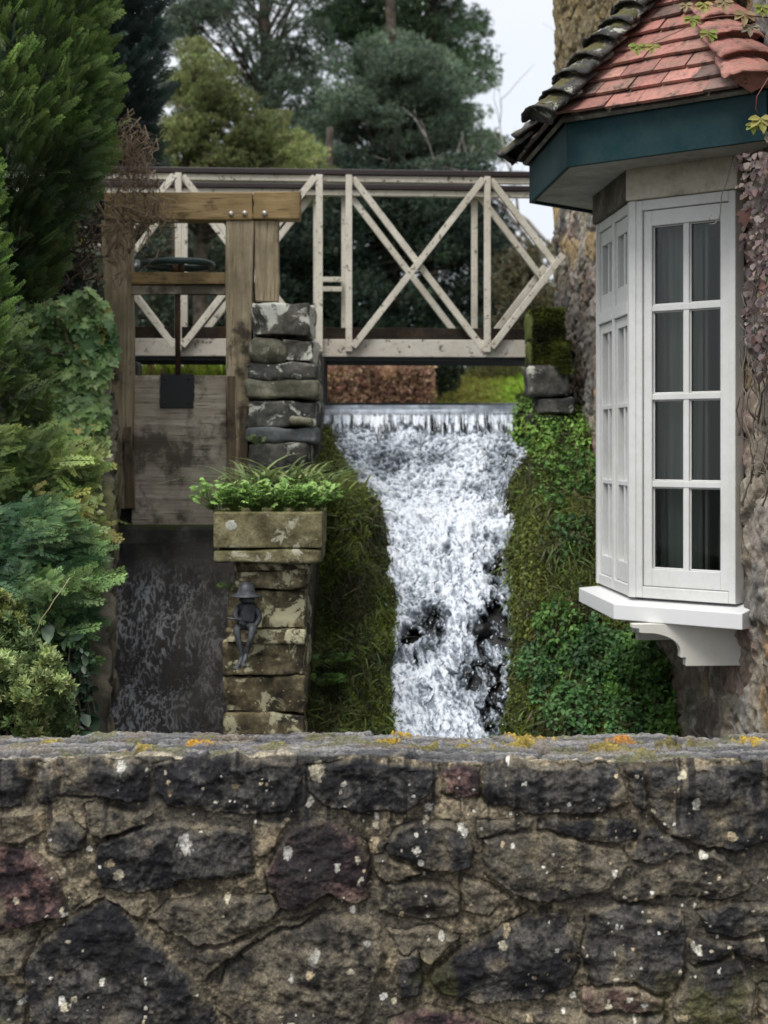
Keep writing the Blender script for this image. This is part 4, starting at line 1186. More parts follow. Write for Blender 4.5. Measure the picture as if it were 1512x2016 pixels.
# ------------------------------------------------------------------ banks either side of the fall
def bank(name, side):
    rows = np.linspace(775 if side > 0 else 835, 1640, 150); us = np.linspace(0, 1, 70); U, RW = np.meshgrid(us, rows)
    Yw = water_dep(RW)
    if side < 0:
        inner = np.interp(RW, LROW, LPX) + 10; outer = np.full(RW.shape, 585.)
        PX = outer + (inner - outer) * U
        bulge = .34 * (1 - U ** 5) * np.interp(RW, [835, 900, 980, 1100, 1640], [.3, .8, 1.25, .95, .9])
        # overhanging mossy hump beside the planter
        bulge = bulge + .22 * np.exp(-(((PX - 700) / 50) ** 2 + ((RW - 1000) / 60) ** 2))
        bulge -= .27 * np.exp(-(((PX - 640) / 40) ** 2 + ((RW - 1200) / 150) ** 2))
    else:
        inner = np.interp(RW, RROW, RPX) - 8; outer = np.interp(RW, [775, 850, 1200, 1330, 1640], [1180, 1200, 1270, 1350, 1420])
        PX = inner + (outer - inner) * U
        bulge = .30 * (1 - (1 - U) ** 5) * np.interp(RW, [775, 850, 1000, 1640], [.1, .5, 1.0, .9])
    Y = Yw - bulge
    X = (PX - 756) / FPX * Y; Z = H - (RW - HOR) / FPX * Y
    k = fbm(X * 4, Y * 3, Z * 4, 241 + side, 4); k2 = fbm(X * 14, Y * 10, Z * 14, 243, 3)
    ends = sstep(0, .12, U) * sstep(1, .88, U) if side < 0 else 1
    P = np.stack((X + .02 * k2 * ends, Y - (.055 * k + .025 * k2), Z + .035 * k * ends), -1)
    tag(grid_mesh(name, P, M['earth'], flip=True), kind='structure')
    return P, PX, RW
BL, BLpx, BLrow = bank('bank', -1)
BR, BRpx, BRrow = bank('bank', 1)

# ------------------------------------------------------------------ divider between the two channels
mb = MB(); mb.box(-.845, -.405, 9.32, 11.6, -.45, 1.585); mb.box(-.843, -.407, 8.66, 9.322, -.45, 1.40); tag(mb.build('divider_wall', M['dark_stone'], None, .02), 'dark mossy dividing wall between the sluice channel and the waterfall', 'wall')

M['pier'] = stone_mat('lichened_black_stone', (.022, .022, .022), (.075, .073, .067), (.18, .168, .14), lichen=(.5, .5, .43), lich=.13, lsc=9, sc=7, bump=.8)
M['pier_pale'] = stone_mat('crusted_pier_stone', (.025, .024, .022), (.085, .08, .068), (.2, .19, .155), lichen=(.6, .6, .53), lich=.24, lsc=8, sc=7, bump=.8, seed=3.0)
M['pier_round'] = stone_mat('grey_green_stone', (.09, .088, .062), (.19, .182, .135), (.3, .285, .21), lichen=(.5, .5, .42), lich=.1, lsc=11, sc=8, bump=.8, seed=5.0)
M['slate'] = stone_mat('bluish_slab', (.05, .056, .06), (.11, .118, .122), (.18, .188, .19), lichen=(.3, .31, .27), lich=.03, sc=6, bump=.5)
pier = thing('stone_pier', 'stacked lichen-covered stone pier beside the right sluice post', 'pier', (-.63, 9.7, 1.58))
PS = [(494, 613, 594, 662, 'pier_pale', .55), (487, 562, 664, 714, 'pier_round', .6), (553, 619, 666, 714, 'pier_pale', .55), (486, 624, 716, 746, 'pier', .7),
      (484, 627, 749, 784, 'pier_round', .7), (487, 625, 787, 842, 'pier', .7), (484, 621, 843, 871, 'slate', .72), (486, 604, 873, 935, 'pier', .7)]
for i, (a, b, c, d, m, dep) in enumerate(PS):
    o = pxstone('stone', a, b, c, d, 9.5 + (.03 if i in (0, 2) else 0), dep, M[m], pier, r=.02 if i != 1 else .075, amp=.017, seed=260 + i, n=18, fq=7)
pxstone('stone', 566, 620, 817, 842, 9.44, .2, M['pier_round'], pier, r=.05, amp=.012, seed=271, n=10)
# rear part of the pier that carries the bridge
mb = MB(); mb.box(-.83, -.43, 10.25, 11.75, 1.587, 2.40); mb.build('bearing_wall', M['dark_stone'], pier, .02)

# ------------------------------------------------------------------ column, planter, statue
col_t = thing('stone_column', 'column of weathered ashlar blocks carrying the stone planter', 'column', (-.62, 8.3, -.45))
CLM = [stone_mat('sandstone_block', (.022, .02, .016), (.11, .09, .05), (.3, .245, .145), lichen=(.52, .49, .32), lich=.16, lsc=15, sc=11, bump=1., seed=k * 2.3) for k in range(3)]
CS = [(462, 600, 1110, 1124, .03), (458, 603, 1122, 1163, .0), (448, 603, 1163, 1240, .05), (440, 601, 1239, 1268, -.03), (440, 600, 1268, 1331, .0), (440, 599, 1332, 1406, .01), (443, 600, 1407, 1482, .0), (438, 600, 1483, 1560, 0), (440, 602, 1561, 1700, 0)]
for i, (a, b, c, d, in_) in enumerate(CS):
    pxstone('block', a, b, c, d, 7.95 + in_, .72 - in_, CLM[i % 3], col_t, r=.014, amp=.013, seed=280 + i, n=20, fq=8)
PL = 7.86
t_pl = thing('stone_planter', 'square lichen-spotted stone planter full of fresh green leaves', 'planter', pt(527, 1108, PL + .25))
M['planter'] = stone_mat('planter_stone', (.08, .07, .034), (.19, .17, .088), (.32, .29, .17), lichen=(.4, .385, .29), lich=.1, lsc=20, sc=14, bump=.9, moss=.2, mosscol=(.11, .11, .025))
a = pt(420, 1008, PL); b = pt(635, 1079, PL); dpt = .55; wl = .045
mb = MB(); x0, x1, zt, zb = a[0], b[0], a[2], b[2]
mb.box(x0, x1, PL, PL + wl, zb, zt); mb.box(x0, x1, PL + dpt - wl, PL + dpt, zb, zt)
mb.box(x0, x0 + wl, PL + wl, PL + dpt - wl, zb, zt); mb.box(x1 - wl, x1, PL + wl, PL + dpt - wl, zb, zt)
mb.build('trough', M['planter'], t_pl, .008)
pxstone('base_slab', 418, 633, 1081, 1110, PL, dpt, M['planter'], t_pl, r=.02, amp=.004, seed=299, n=12)
mb = MB(); mb.box(x0 + wl, x1 - wl, PL + wl, PL + dpt - wl, zb, zt - .03); mb.build('soil', NT('soil').bsdf((.02, .015, .01), .95), t_pl)
# pale round lichen on the trough
lc = pt(455, 1034, PL); V = [(lc[0], PL - .006, lc[2])]; rg = np.random.default_rng(2)
for i in range(24):
    r = .03 * (1 + .1 * rg.normal()); V.append((lc[0] + r * math.cos(i * math.pi / 12), PL - .0015, lc[2] + r * .85 * math.sin(i * math.pi / 12)))
poly_mesh('lichen', V, [[0, 1 + (i + 1) % 24, 1 + i] for i in range(24)], stone_mat('pale_lichen', (.3, .3, .25), (.45, .45, .38), (.55, .55, .48), lich=0, sc=30), t_pl, None, True)

def statue():
    Y = 7.84
    st = thing('garden_statue', 'dark metal figure in a brimmed hat sitting on the column ledge', 'statue', pt(482, 1236, Y + .05))
    t = NT('weathered_lead'); v = t.coord(); n = t.noise(v, 30, 5, .7); n2 = t.noise(v, 9, 4)
    mat = t.bsdf(t.ramp(n, [(.3, (.02, .022, .025)), (.55, (.06, .065, .072)), (.75, (.12, .125, .13))]), .55, t.bump(n, .5, .004), .4, .35)
    def P(px, py, dy=0.0): return tuple(float(k) for k in pt(px, py, Y + dy))
    J = [(P(486, 1229, .04), .034), (P(488, 1212, .035), .055), (P(488, 1198, .03), .052), (P(487, 1188, .02), .030), (P(486, 1180, -.005), .042), (P(485, 1171, .0), .030),
         (P(470, 1195, .02), .02), (P(462, 1208, .0), .017), (P(466, 1219, -.05), .014), (P(473, 1222, -.075), .013),
         (P(504, 1198, .02), .02), (P(512, 1216, .01), .017), (P(505, 1230, -.02), .014), (P(496, 1236, -.035), .013),
         (P(476, 1233, -.01), .027), (P(465, 1237, -.07), .022), (P(470, 1262, -.085), .016), (P(477, 1292, -.075), .012), (P(472, 1306, -.09), .014), (P(465, 1313, -.115), .009),
         (P(496, 1234, -.01), .027), (P(498, 1238, -.075), .022), (P(492, 1262, -.085), .016), (P(485, 1288, -.07), .012), (P(482, 1300, -.09), .014), (P(478, 1308, -.115), .009)]
    E = [(0, 1), (1, 2), (2, 3), (3, 4), (4, 5), (2, 6), (6, 7), (7, 8), (8, 9), (2, 10), (10, 11), (11, 12), (12, 13), (0, 14), (14, 15), (15, 16), (16, 17), (17, 18), (18, 19), (0, 20), (20, 21), (21, 22), (22, 23), (23, 24), (24, 25)]
    # fingers / toes
    def digits(i, tips, r):
        for tp_ in tips:
            J.append((tp_, r)); E.append((i, len(J) - 1))
    digits(9, [P(478, 1218, -.088), P(480, 1224, -.085), P(474, 1229, -.085)], .006)
    digits(13, [P(488, 1240, -.05), P(492, 1243, -.045), P(498, 1243, -.045)], .006)
    digits(19, [P(459, 1317, -.13), P(464, 1319, -.135), P(470, 1318, -.13)], .005)
    digits(25, [P(474, 1312, -.13), P(478, 1314, -.135), P(484, 1312, -.13)], .005)
    me = bpy.data.meshes.new('body'); me.from_pydata([j[0] for j in J], E, [])
    o = bpy.data.objects.new('body', me); COL.objects.link(o)
    m = o.modifiers.new('skin', 'SKIN')
    for i, (p, r) in enumerate(J):
        sv = me.skin_vertices[0].data[i]; sv.radius = (r, r * .9); sv.use_root = (i == 0)
    s = o.modifiers.new('sub', 'SUBSURF'); s.levels = 2; s.render_levels = 2
    me.materials.append(mat); o.parent = st; o.matrix_parent_inverse = MATS(st)
    # wide mouth, muzzle and eye bumps of the figure, hat on top
    h = MB(); c = P(485, 1170, -.005)
    h.lathe(c, [(.002, .062), (.02, .06), (.036, .046), (.044, .026), (.046, .012), (.05, .006), (.078, -.006), (.08, -.012), (.05, -.006), (.03, -.008)], 28)
    h.build('hat', mat, st, smooth=True)
    f = MB(); c = P(486, 1180, -.028)
    f.lathe(c, [(.004, .016), (.03, .013), (.04, .004), (.041, .001), (.037, -.001), (.04, -.004), (.03, -.014), (.004, -.017)], 20); f.build('muzzle', mat, st, smooth=True)
    for dx in (-10, 10):
        e = MB(); e.lathe(P(485 + dx, 1158, -.02), [(.002, .01), (.008, .006), (.009, 0), (.008, -.006), (.002, -.01)], 10); e.build('eye', mat, st, smooth=True)
    b = MB(); b.tube([P(447, 1217, -.1), P(462, 1219, -.09), P(476, 1221, -.08), P(488, 1222, -.07)], .0055, .004, 6); b.build('flute', mat, st, smooth=True)
    w_ = MB(); w_.prism([(-.028, -.05), (.03, -.05), (.036, 0), (.024, .045), (-.02, .045), (-.034, 0)], -.008, .008, 'y', (np.array(P(488, 1205, -.015)[:2]), np.array((1., 0.)), np.array((0., 1.))))
    zc = P(488, 1205)[2]; w_.V = [(x, y, z + zc) for x, y, z in w_.V]; w_.build('waistcoat', mat, st, .006)
statue()

# ------------------------------------------------------------------ sluice gate
sg = thing('sluice_gate', 'weathered timber sluice gate with a hand wheel over its wooden paddle', 'sluice gate', pt(350, 1060, 9.7))
W_POST = wood_mat('weathered_oak', (.17, .13, .08), (.31, .25, .16), (.46, .39, .28), 'z', .08)
W_BEAM = wood_mat('golden_oak', (.17, .115, .05), (.31, .215, .1), (.44, .33, .18), 'x', .03)
W_BOARD = wood_mat('grey_paddle_board', (.2, .165, .12), (.36, .31, .24), (.54, .49, .4), 'x', .14, (.05, .042, .03), .8)
W_DARK = wood_mat('wet_oak', (.06, .042, .028), (.13, .095, .06), (.24, .18, .115), 'z', .08)
SY = 9.6
def pxbar(name, x0t, x1t, y0, x0b, x1b, y1, Y, th, mat, bev=.006, parent=sg):
    A, B, C_, D_ = pt(x0t, y0, Y), pt(x1t, y0, Y), pt(x1b, y1, Y), pt(x0b, y1, Y)
    mb = MB(); k = 0
    n = 9; L = []
    for i in range(n):
        s = i / (n - 1); l = A + (D_ - A) * s; r = B + (C_ - B) * s
        j0, j1 = RNG.normal(0, .0025, 2)
        L.append(((l[0] + j0, l[2]), (r[0] + j1, r[2])))
    poly = [p[0] for p in L] + [p[1] for p in reversed(L)]
    mb.prism(poly, Y, Y + th, 'y')
    return mb.build(name, mat, parent, bev)
pxbar('post', 199, 257, 434, 222, 262, 1002, SY, .14, W_POST)
pxbar('post', 243, 258, 840, 247, 264, 1000, SY - .02, .02, W_DARK, .003).name = 'batten'
pxbar('post', 444, 500, 434, 447, 487, 955, SY, .14, W_POST)
pxbar('post', 500, 547, 434, 502, 548, 593, SY + .02, .12, W_POST)
pxbar('batten', 447, 462, 740, 447, 462, 955, SY - .015, .014, W_DARK, .003)
pxbar('batten', 470, 487, 800, 470, 487, 955, SY - .015, .014, W_DARK, .003)
pxbar('lintel_beam', 205, 497, 378, 205, 497, 432.5, SY - .015, .16, W_BEAM, .008)
pxbar('lintel_beam', 498.5, 592, 377, 498.5, 591, 431, SY - .01, .15, W_BEAM, .008)
pxbar('crossbar', 257, 444, 536, 257, 444, 559, SY + .02, .1, W_BEAM)
pxbar('lower_crossbar', 257, 444, 562, 257, 444, 579, SY + .04, .07, W_BOARD)
pb = pxbar('paddle', 259, 446, 739, 259, 446, 1034, SY + .09, .06, W_BOARD, .004)
M['iron'] = NT('black_iron').bsdf((.018, .018, .019), .6, None, .4, .3)
M['rust'] = stone_mat('rusty_iron', (.03, .018, .012), (.07, .04, .025), (.11, .065, .04), lich=0, sc=20)
pl_ = pxbar('plate', 315, 381, 736, 314, 381, 803, SY + .07, .02, M['iron'], .002)
for (x, y) in ((324, 793), (371, 793), (324, 745), (371, 745)):
    p = pt(x, y, SY + .07); MB().lathe(p, [(.008, 0), (.008, .006), (.005, .009)], 10, 'y').build('rivet', M['rust'], pl_, smooth=False)
p0, p1 = pt(350, 520, SY + .08), pt(350, 738, SY + .08)
MB().tube([p0, p1], .017, .017, 10).build('stem', M['rust'], sg, smooth=True)
for (x, y) in ((455, 421), (482, 420), (521, 420)):
    p = pt(x, y, SY - .016); MB().lathe(p, [(.017, 0), (.017, .006), (.013, .012), (.006, .015)], 14, 'y').build('bolt', NT('bolt_steel').bsdf((.5, .48, .44), .4, None, .5, .7), sg, smooth=True)
wc = pt(350, 521, SY + .1); hw = MB(); n = 40; m = 8; rr, tr = .215, .021
for i in range(n):
    for j in range(m):
        a, b_ = 2 * math.pi * i / n, 2 * math.pi * j / m; q = rr + tr * math.cos(b_)
        hw.V.append((wc[0] + q * math.cos(a), wc[1] + q * math.sin(a), wc[2] + tr * math.sin(b_)))
for i in range(n):
    for j in range(m):
        i2, j2 = (i + 1) % n, (j + 1) % m; hw.F.append([i * m + j, i2 * m + j, i2 * m + j2, i * m + j2])
M['wheel'] = paint_mat('green_wheel_paint', (.012, .03, .028), (.05, .06, .055), .3, .5)
whl = hw.build('hand_wheel', M['wheel'], sg, smooth=True)
sp = MB()
for i in range(4):
    a = .4 + i * math.pi / 2; sp.tube([wc + np.array((.03 * math.cos(a), .03 * math.sin(a), -.01)), wc + np.array((rr * math.cos(a), rr * math.sin(a), 0))], .012, .01, 6)
sp.build('spoke', M['wheel'], whl, smooth=True)
hb = MB(); hb.lathe(wc, [(.04, -.05), (.045, -.03), (.04, .012), (.02, .018)], 16); hb.build('hub', M['rust'], whl, smooth=True)

# sill under the paddle and the wet apron of the sluice channel
mb = MB(); zt_ = float(pt(0, 1034, 9.62)[2]); mb.box(-1.72, -.846, 9.62, 9.95, -.4, zt_); mb.box(-1.735, -1.56, 9.745, 9.95, zt_ + .002, 2.3); mb.box(-1.0, -.848, 9.745, 9.95, zt_ + .002, 2.3); tag(mb.build('sluice_sill', M['dark_stone'], None, .03), 'dark mossy stone sill below the sluice paddle', 'sill')
def apron():
    rows = np.linspace(1062, 1560, 260); xs = np.linspace(-1.73, -.80, 200); X, RW = np.meshgrid(xs, rows)
    Y = np.interp(RW, [1062, 1100, 1450, 1560], [9.66, 9.45, 8.1, 7.75]); Z = H - (RW - HOR) / FPX * Y
    S = (RW - 1062) / 500 * 2
    a = fbm(X * 7 + .5 * vn(X * 4, S * 3), S * 3, 0, 301, 4); b = fbm(X * 55 + a * 1.8, S * 16 + a, 0, 302, 3)
    r = 1 - np.abs(b) * 1.8
    wet = sstep(1090, 1180, RW) * (.3 + .7 * sstep(-1.02, -1.22, X + .15 * a))
    h = .012 * a + wet * (.0016 * r) + .0012 * b
    P = np.stack((X, Y - .7 * h, Z + .7 * h), -1)
    wht = np.clip(wet * sstep(.3, 1., r + .45 * a - .1) , 0, 1)  # streaky glints on the water film, painted pale into the colour
    c = colmix(colmix((.012, .01, .009), (.034, .031, .027), sstep(-.5, .6, a)), (.3, .305, .32), wht * .75)
    t = NT('wet_apron'); n = t.noise(t.coord((1, 1, .5)), 60, 4, .7)
    m = t.bsdf(t.attr(), t.ramp(n, [(.3, (.1,) * 3), (.7, (.3,) * 3)]), t.bump(n, 1.0, .012), .35)
    tag(grid_mesh('spillway', P, m, None, c), kind='structure')
apron()

# wall of the left channel and the abutment the ivy grows on
def channel_wall():
    y = np.linspace(5.6, 9.62, 170); z = np.linspace(-.45, 2.3, 140); Yg, Zg = np.meshgrid(y, z)
    top = np.interp(Yg, [5.6, 7.35, 7.95, 8.6, 9.62], [.0, .22, 1.05, 1.66, 2.1]); Zg = -.45 + (Zg + .45) / 2.75 * (top + .45)
    f1, f2, cid = worley(Yg * 3.2, Zg * 5.5, 311); n1 = fbm(Yg * 7, Zg * 7, 0, 312, 5); n2 = fbm(Yg * 30, Zg * 30, 0, 313, 3)
    h = .03 * sstep(0, .25, f2 - f1) * (.4 + cid) + .015 * n1 + .006 * n2
    X = -1.69 + (9.62 - Yg) * .155 + h
    c = colmix((.05, .047, .038), (.2, .175, .125), sstep(-.6, .7, n1 + .4 * n2 + (cid - .5))); c = colmix(c, (.13, .14, .035), sstep(.1, .7, fbm(Yg * 3, Zg * 3, 0, 315, 4)) * .6)
    P = np.stack((X, Yg, Zg), -1)
    back = P[-1:].copy(); back = np.concatenate([P] + [P[-1:] + np.array((-.07 * k, 0, .0)) for k in range(1, 6)], 0)
    top_c = [colmix((.02, .02, .012), (.075, .068, .042), sstep(-.5, .6, fbm(back[-1, :, 0] * 5 + k, back[-1, :, 1] * 9, k, 317, 4)))[None] for k in range(5)]
    cc = np.concatenate([c] + top_c, 0)
    tag(grid_mesh('channel_wall', back, M['masonry'], None, cc), 'mossy rubble side wall of the sluice channel under the hanging ivy', 'wall')
channel_wall()
ab = thing('abutment', 'ivy-smothered stone abutment left of the sluice posts', 'abutment', (-2.0, 9.4, 0))
for i, (a, b, c, d) in enumerate([(60, 205, 640, 720), (75, 215, 722, 800), (30, 150, 802, 860), (60, 222, 862, 960)]):
    pxstone('stone', a, b, c, d, 9.35, .5, M['pier_round'] if i != 2 else CLM[1], ab, r=.04, amp=.02, seed=320 + i, n=10)
mb = MB(); mb.box(-2.9, -1.74, 9.62, 10.2, -.4, 2.4); mb.build('core', M['dark_stone'], ab, .03)

# left bank terrain
def left_bank():
    x = np.linspace(-6.5, -1.70, 70); y = np.linspace(4.95, 11.5, 90); X, Y = np.meshgrid(x, y)
    top = np.interp(Y, [4.95, 6.2, 7.35, 7.95, 8.6, 9.6, 11.5], [.0, .1, .22, 1.0, 1.5, 2.0, 2.05])
    Z = top + (-1.7 - X) * .12 + .05 * fbm(X * 2, Y * 2, 0, 331, 4) - .1
    tag(grid_mesh('bank', np.stack((X, Y, Z), -1), M['earth']), kind='structure')
left_bank()

# ------------------------------------------------------------------ footbridge
M['cream'] = paint_mat('flaking_cream_paint', (.66, .62, .53), (.27, .23, .15), .5, .6, .075, (.13, .1, .07), 11)
M['cream_worn'] = paint_mat('worn_cream_stringer', (.56, .525, .46), (.27, .19, .12), .6, .65, .08, (.12, .09, .07), 7)
M['cap'] = paint_mat('dark_brown_cap', (.022, .014, .014), (.06, .045, .04), .3, .45)
M['kick'] = stone_mat('mossy_dark_board', (.012, .01, .008), (.03, .022, .016), (.07, .045, .025), lichen=(.3, .28, .24), lich=.02, moss=.25, mosscol=(.06, .06, .02), sc=6)
TH = R(4.0); BU = np.array((math.cos(TH), math.sin(TH))); BV = np.array((-math.sin(TH), math.cos(TH)))
BO = pt(628, 668, 11.3)[:2]
br = thing('footbridge', 'narrow footbridge with cream painted crossed railings and dark handrails', 'bridge', (*BO, 2.41))
FR = (BO, BU, BV)
zz = lambda row: float(H - (row - HOR) / FPX * 11.3)
s0, s1 = -2.75, 1.78
posts = [-2.044, -1.022, 0.0, .217, 1.237, 2.256]
def truss(v, near):
    d = -1 if near else 1
    mb = MB(); mb.box(s0, s1, v - .05, v + .05, zz(345.5), zz(334.5), FR); mb.build('handrail', M['cap'], br, .006)
    mb = MB(); mb.box(s0, s1, v - .028, v + .028, zz(358), zz(346), FR); mb.build('top_rail', M['cream'], br, .003)
    mb = MB(); mb.box(s0, s1, v - .045, v + .045, zz(703), zz(668.5), FR); mb.build('stringer', M['cream_worn'], br, .005)
    zt, zb = zz(347), zz(693)
    ps = [p for p in posts if p < s1 - .1]
    for p in ps:
        w_ = .046 if abs(p) > .01 else .05
        vv = v + d * .062
        mb = MB(); mb.box(p - w_ / 2, p + w_ / 2, vv - .022, vv + .022, zb, zt, FR); mb.build('post', M['cream'], br, .003)
    def P(s, v_, z): q = BO + BU * s + BV * v_; return (q[0], q[1], z)
    up = (BV[0], BV[1], 0)
    pr = list(zip(posts[:-1], posts[1:]))
    for (a, b) in pr:
        if b - a < .5: continue
        aa, bb = a + .03, b - .03
        tA, tB = zz(352), zz(684)
        def clip(p, q):
            p, q = np.array(p), np.array(q)
            if q[0] > 1.8: q = p + (q - p) * (1.8 - p[0]) / (q[0] - p[0])
            if q[0] < p[0]: pass
            return p, q
        for (p, q, o) in (((aa, tA), (bb, tB), .03), ((aa, tB), (bb, tA), .071)):
            p, q = clip(p, q)
            mb = MB(); mb.beam(P(p[0], v + d * o, p[1]), P(q[0], v + d * o, q[1]), .048, .036, up); mb.build('brace', M['cream'], br, .003)
truss(0, True); truss(.62, False)
mb = MB()
for z in (532, 552): mb.box(.022, .195, .60, .64, zz(z + 5), zz(z - 5), FR)
mb.build('rung', M['cream'], br, .002)
mb = MB(); mb.box(s0, s1, .03, .06, zz(667), zz(644), FR); mb.box(s0, s1, .56, .59, zz(667), zz(644), FR); mb.build('kick_board', M['kick'], br, .004)
mb = MB()
n = int((s1 - s0) / .15)
for i in range(n): mb.box(s0 + i * .15, s0 + i * .15 + .142, .06, .56, zz(676), zz(667), FR)
mb.build('deck', M['kick'], br)
mb = MB(); mb.box(s0, s1, -.03, .65, zz(710), zz(703.6), FR); mb.build('bearer', M['iron'], br)

# mossy stone stack at the right end of the bridge
ms = thing('mossy_pillar', 'stack of moss-capped stones at the right end of the footbridge', 'pillar', pt(1085, 800, 11.2))
M['mossy'] = stone_mat('moss_covered_stone', (.012, .013, .006), (.028, .032, .009), (.055, .06, .015), lich=0, moss=1.0, mosscol=(.1, .12, .022), sc=12, bump=1.)
for i, (a, b, c, d, m) in enumerate([(1049, 1112, 608, 668, 'mossy'), (1048, 1124, 672, 722, 'mossy'), (1044, 1126, 722, 780, 'pier'), (1056, 1130, 782, 815, 'pier'), (1040, 1140, 815, 880, 'dark_stone')]):
    pxstone('stone', a, b, c, d, 10.75, .5, M[m], ms, r=.022, amp=.02, seed=340 + i, n=12)

def pillar_moss():
    n = 5200; rg = np.random.default_rng(19); P = []; N = []
    for (a, b, c, d, wt) in ((1049, 1112, 608, 668, .45), (1048, 1124, 672, 722, .4), (1046, 1126, 722, 734, .15)):
        A, B = pt(a, c, 10.75), pt(b, d, 10.75); m = int(n * wt)
        x = rg.uniform(A[0], B[0], m); up = rg.random(m) < .35
        z = np.where(up, A[2], rg.uniform(B[2], A[2], m)); y = np.where(up, rg.uniform(10.75, 11.1, m), 10.75)
        P.append(np.stack((x, y, z), -1)); N.append(np.where(up[:, None], np.array((0, -.3, 1.)), np.array((0, -1., .3))))
    P = np.concatenate(P); N = np.concatenate(N); m = len(P)
    k = np.clip(.5 + .8 * fbm(P[:, 0] * 9, P[:, 2] * 9, P[:, 1] * 9, 23, 3), 0, 1); c = colmix((.02, .026, .007), (.11, .13, .02), k)
    scatter('moss', CLUMP, P, N + rg.normal(0, .5, (m, 3)) - (0, 0, .3), rg.normal(size=(m, 3)), .02 * rg.uniform(.5, 1.4, m), (jit(c * .5, m), jit(c * 1.3, m)), M['leaf'], ms)
pillar_moss()
# ------------------------------------------------------------------ far ground
def far_ground():
    x = np.linspace(-70, 70, 120); y = np.concatenate((np.linspace(18.5, 34, 50), np.linspace(36, 260, 40))); X, Y = np.meshgrid(x, y)
    Z = np.interp(Y, [18.5, 19.2, 27, 40, 260], [1.9, 2.12, 3.15, 3.4, 6]) + .08 * fbm(X * .5, Y * .5, 0, 401, 4)
    tag(grid_mesh('far_lawn', np.stack((X, Y, Z), -1), M['turf']), kind='structure')
far_ground()
def gz(Y): return float(np.interp(Y, [18.5, 19.2, 27, 40, 260], [1.9, 2.12, 3.15, 3.4, 6]))

def tree(name, label, cat, base, top, pads, per, size, cbase, ctip, trunk_r=.2, mat='leaf_far', tm=None, group=None, branches=True, rg=RNG, up=.3, hshade=None):
    """tree or shrub: tapered trunk with limbs to every pad, crown of leaf tufts in pads"""
    r = thing(name, label, cat, base, group)
    P, D, Hh = pads_points(pads, per, rg, up=up); n = len(P)
    c0 = jit(pick(np.atleast_2d(cbase), n), n, .3); c1 = jit(pick(np.atleast_2d(ctip), n), n, .3)
    cl = fbm(P[:, 0] * .9, P[:, 1] * .9, P[:, 2] * .9, 411, 2)[:, None]
    c0 = c0 * np.exp(.35 * cl); c1 = c1 * np.exp(.45 * cl)
    N = norm(rg.normal(size=(n, 3)) + (0, -.3, .8))
    scatter('crown', tm or CLUMP2, P, D, N, size * rg.uniform(.55, 1.3, n), (c0, c1), M[mat], r)
    mb = MB(); b = np.asarray(base, float); t = np.asarray(top, float)
    mb.tube(wiggly(b, t, 9, .02 * np.linalg.norm(t - b)), trunk_r, trunk_r * .25, 8)
    if branches:
        for (c, rad) in pads:
            k = np.clip((c[2] - b[2]) / max(t[2] - b[2], .1) - .12, .1, .95); s = b + (t - b) * k
            mb.tube(wiggly(s, c, 6, .12), trunk_r * .3 * (1.1 - k), trunk_r * .06, 5)
    mb.build('trunk', M['bark'], r, smooth=True)
    return r
def pads_in(poly, Y, n, rx, flat=.55, dy=1.2, rg=RNG):
    q = rand_in_poly(poly, n, rg); out = []
    for (px, py) in q:
        y = Y + rg.uniform(-dy, dy); s = rx * rg.uniform(.65, 1.35)
        out.append((pt(px, py, y), (s, s, s * flat)))
    return out

rgB = np.random.default_rng(77)
# tall dark conifers that close the view, with gaps of sky towards their tops
G1 = 'tall dark conifers beyond the bridge'
B1 = pt(520, 690, 38)
tree('conifer', 'tall thin-crowned dark conifer behind the left half of the bridge with sky showing through', 'conifer', (B1[0], 38, 3.3), pt(520, -420, 38),
     pads_in([(360, -150), (660, -150), (650, 120), (640, 330), (380, 330), (330, 60)], 38, 80, .62, .5, 2.0, rgB), 480, .13, [(.03, .05, .036), (.045, .065, .045)], [(.11, .15, .1), (.14, .18, .115)], .26, group=G1)
B2 = pt(770, 690, 35)
tree('conifer', 'broad blue-green conifer standing behind the middle of the bridge', 'conifer', (B2[0], 35, 3.3), pt(770, -150, 35),
     pads_in([(640, 120), (700, 85), (800, 80), (900, 140), (965, 270), (950, 340), (960, 420), (620, 430), (600, 330), (630, 200)], 35, 120, .58, .45, 1.4, rgB), 800, .11, [(.04, .066, .046), (.055, .08, .055)], [(.17, .24, .165), (.2, .265, .18), (.16, .2, .12)], .28, group=G1)
B3 = pt(830, 690, 41)
tree('conifer', 'tallest dark green conifer rising behind the blue-green one beside the sky gap', 'conifer', (B3[0], 41, 3.4), pt(810, -500, 41),
     pads_in([(640, -180), (880, -180), (925, -40), (935, 60), (955, 140), (930, 200), (700, 150), (650, 90)], 41, 95, .72, .5, 1.6, rgB), 620, .13, [(.025, .05, .026)], [(.11, .17, .085), (.13, .19, .1)], .3, group=G1)
B4 = pt(640, 690, 33)
tree('conifer', 'low dark spreading conifer filling the view under the bridge handrails', 'conifer', (B4[0], 33, 3.3), pt(650, 250, 33),
     pads_in([(360, 330), (980, 330), (995, 470), (985, 690), (300, 690), (300, 420)], 33, 180, .62, .6, 1.4, rgB), 520, .15, [(.012, .02, .015), (.018, .028, .018)], [(.035, .058, .04), (.05, .07, .045)], .28, group=G1)
B5 = pt(400, 690, 26)
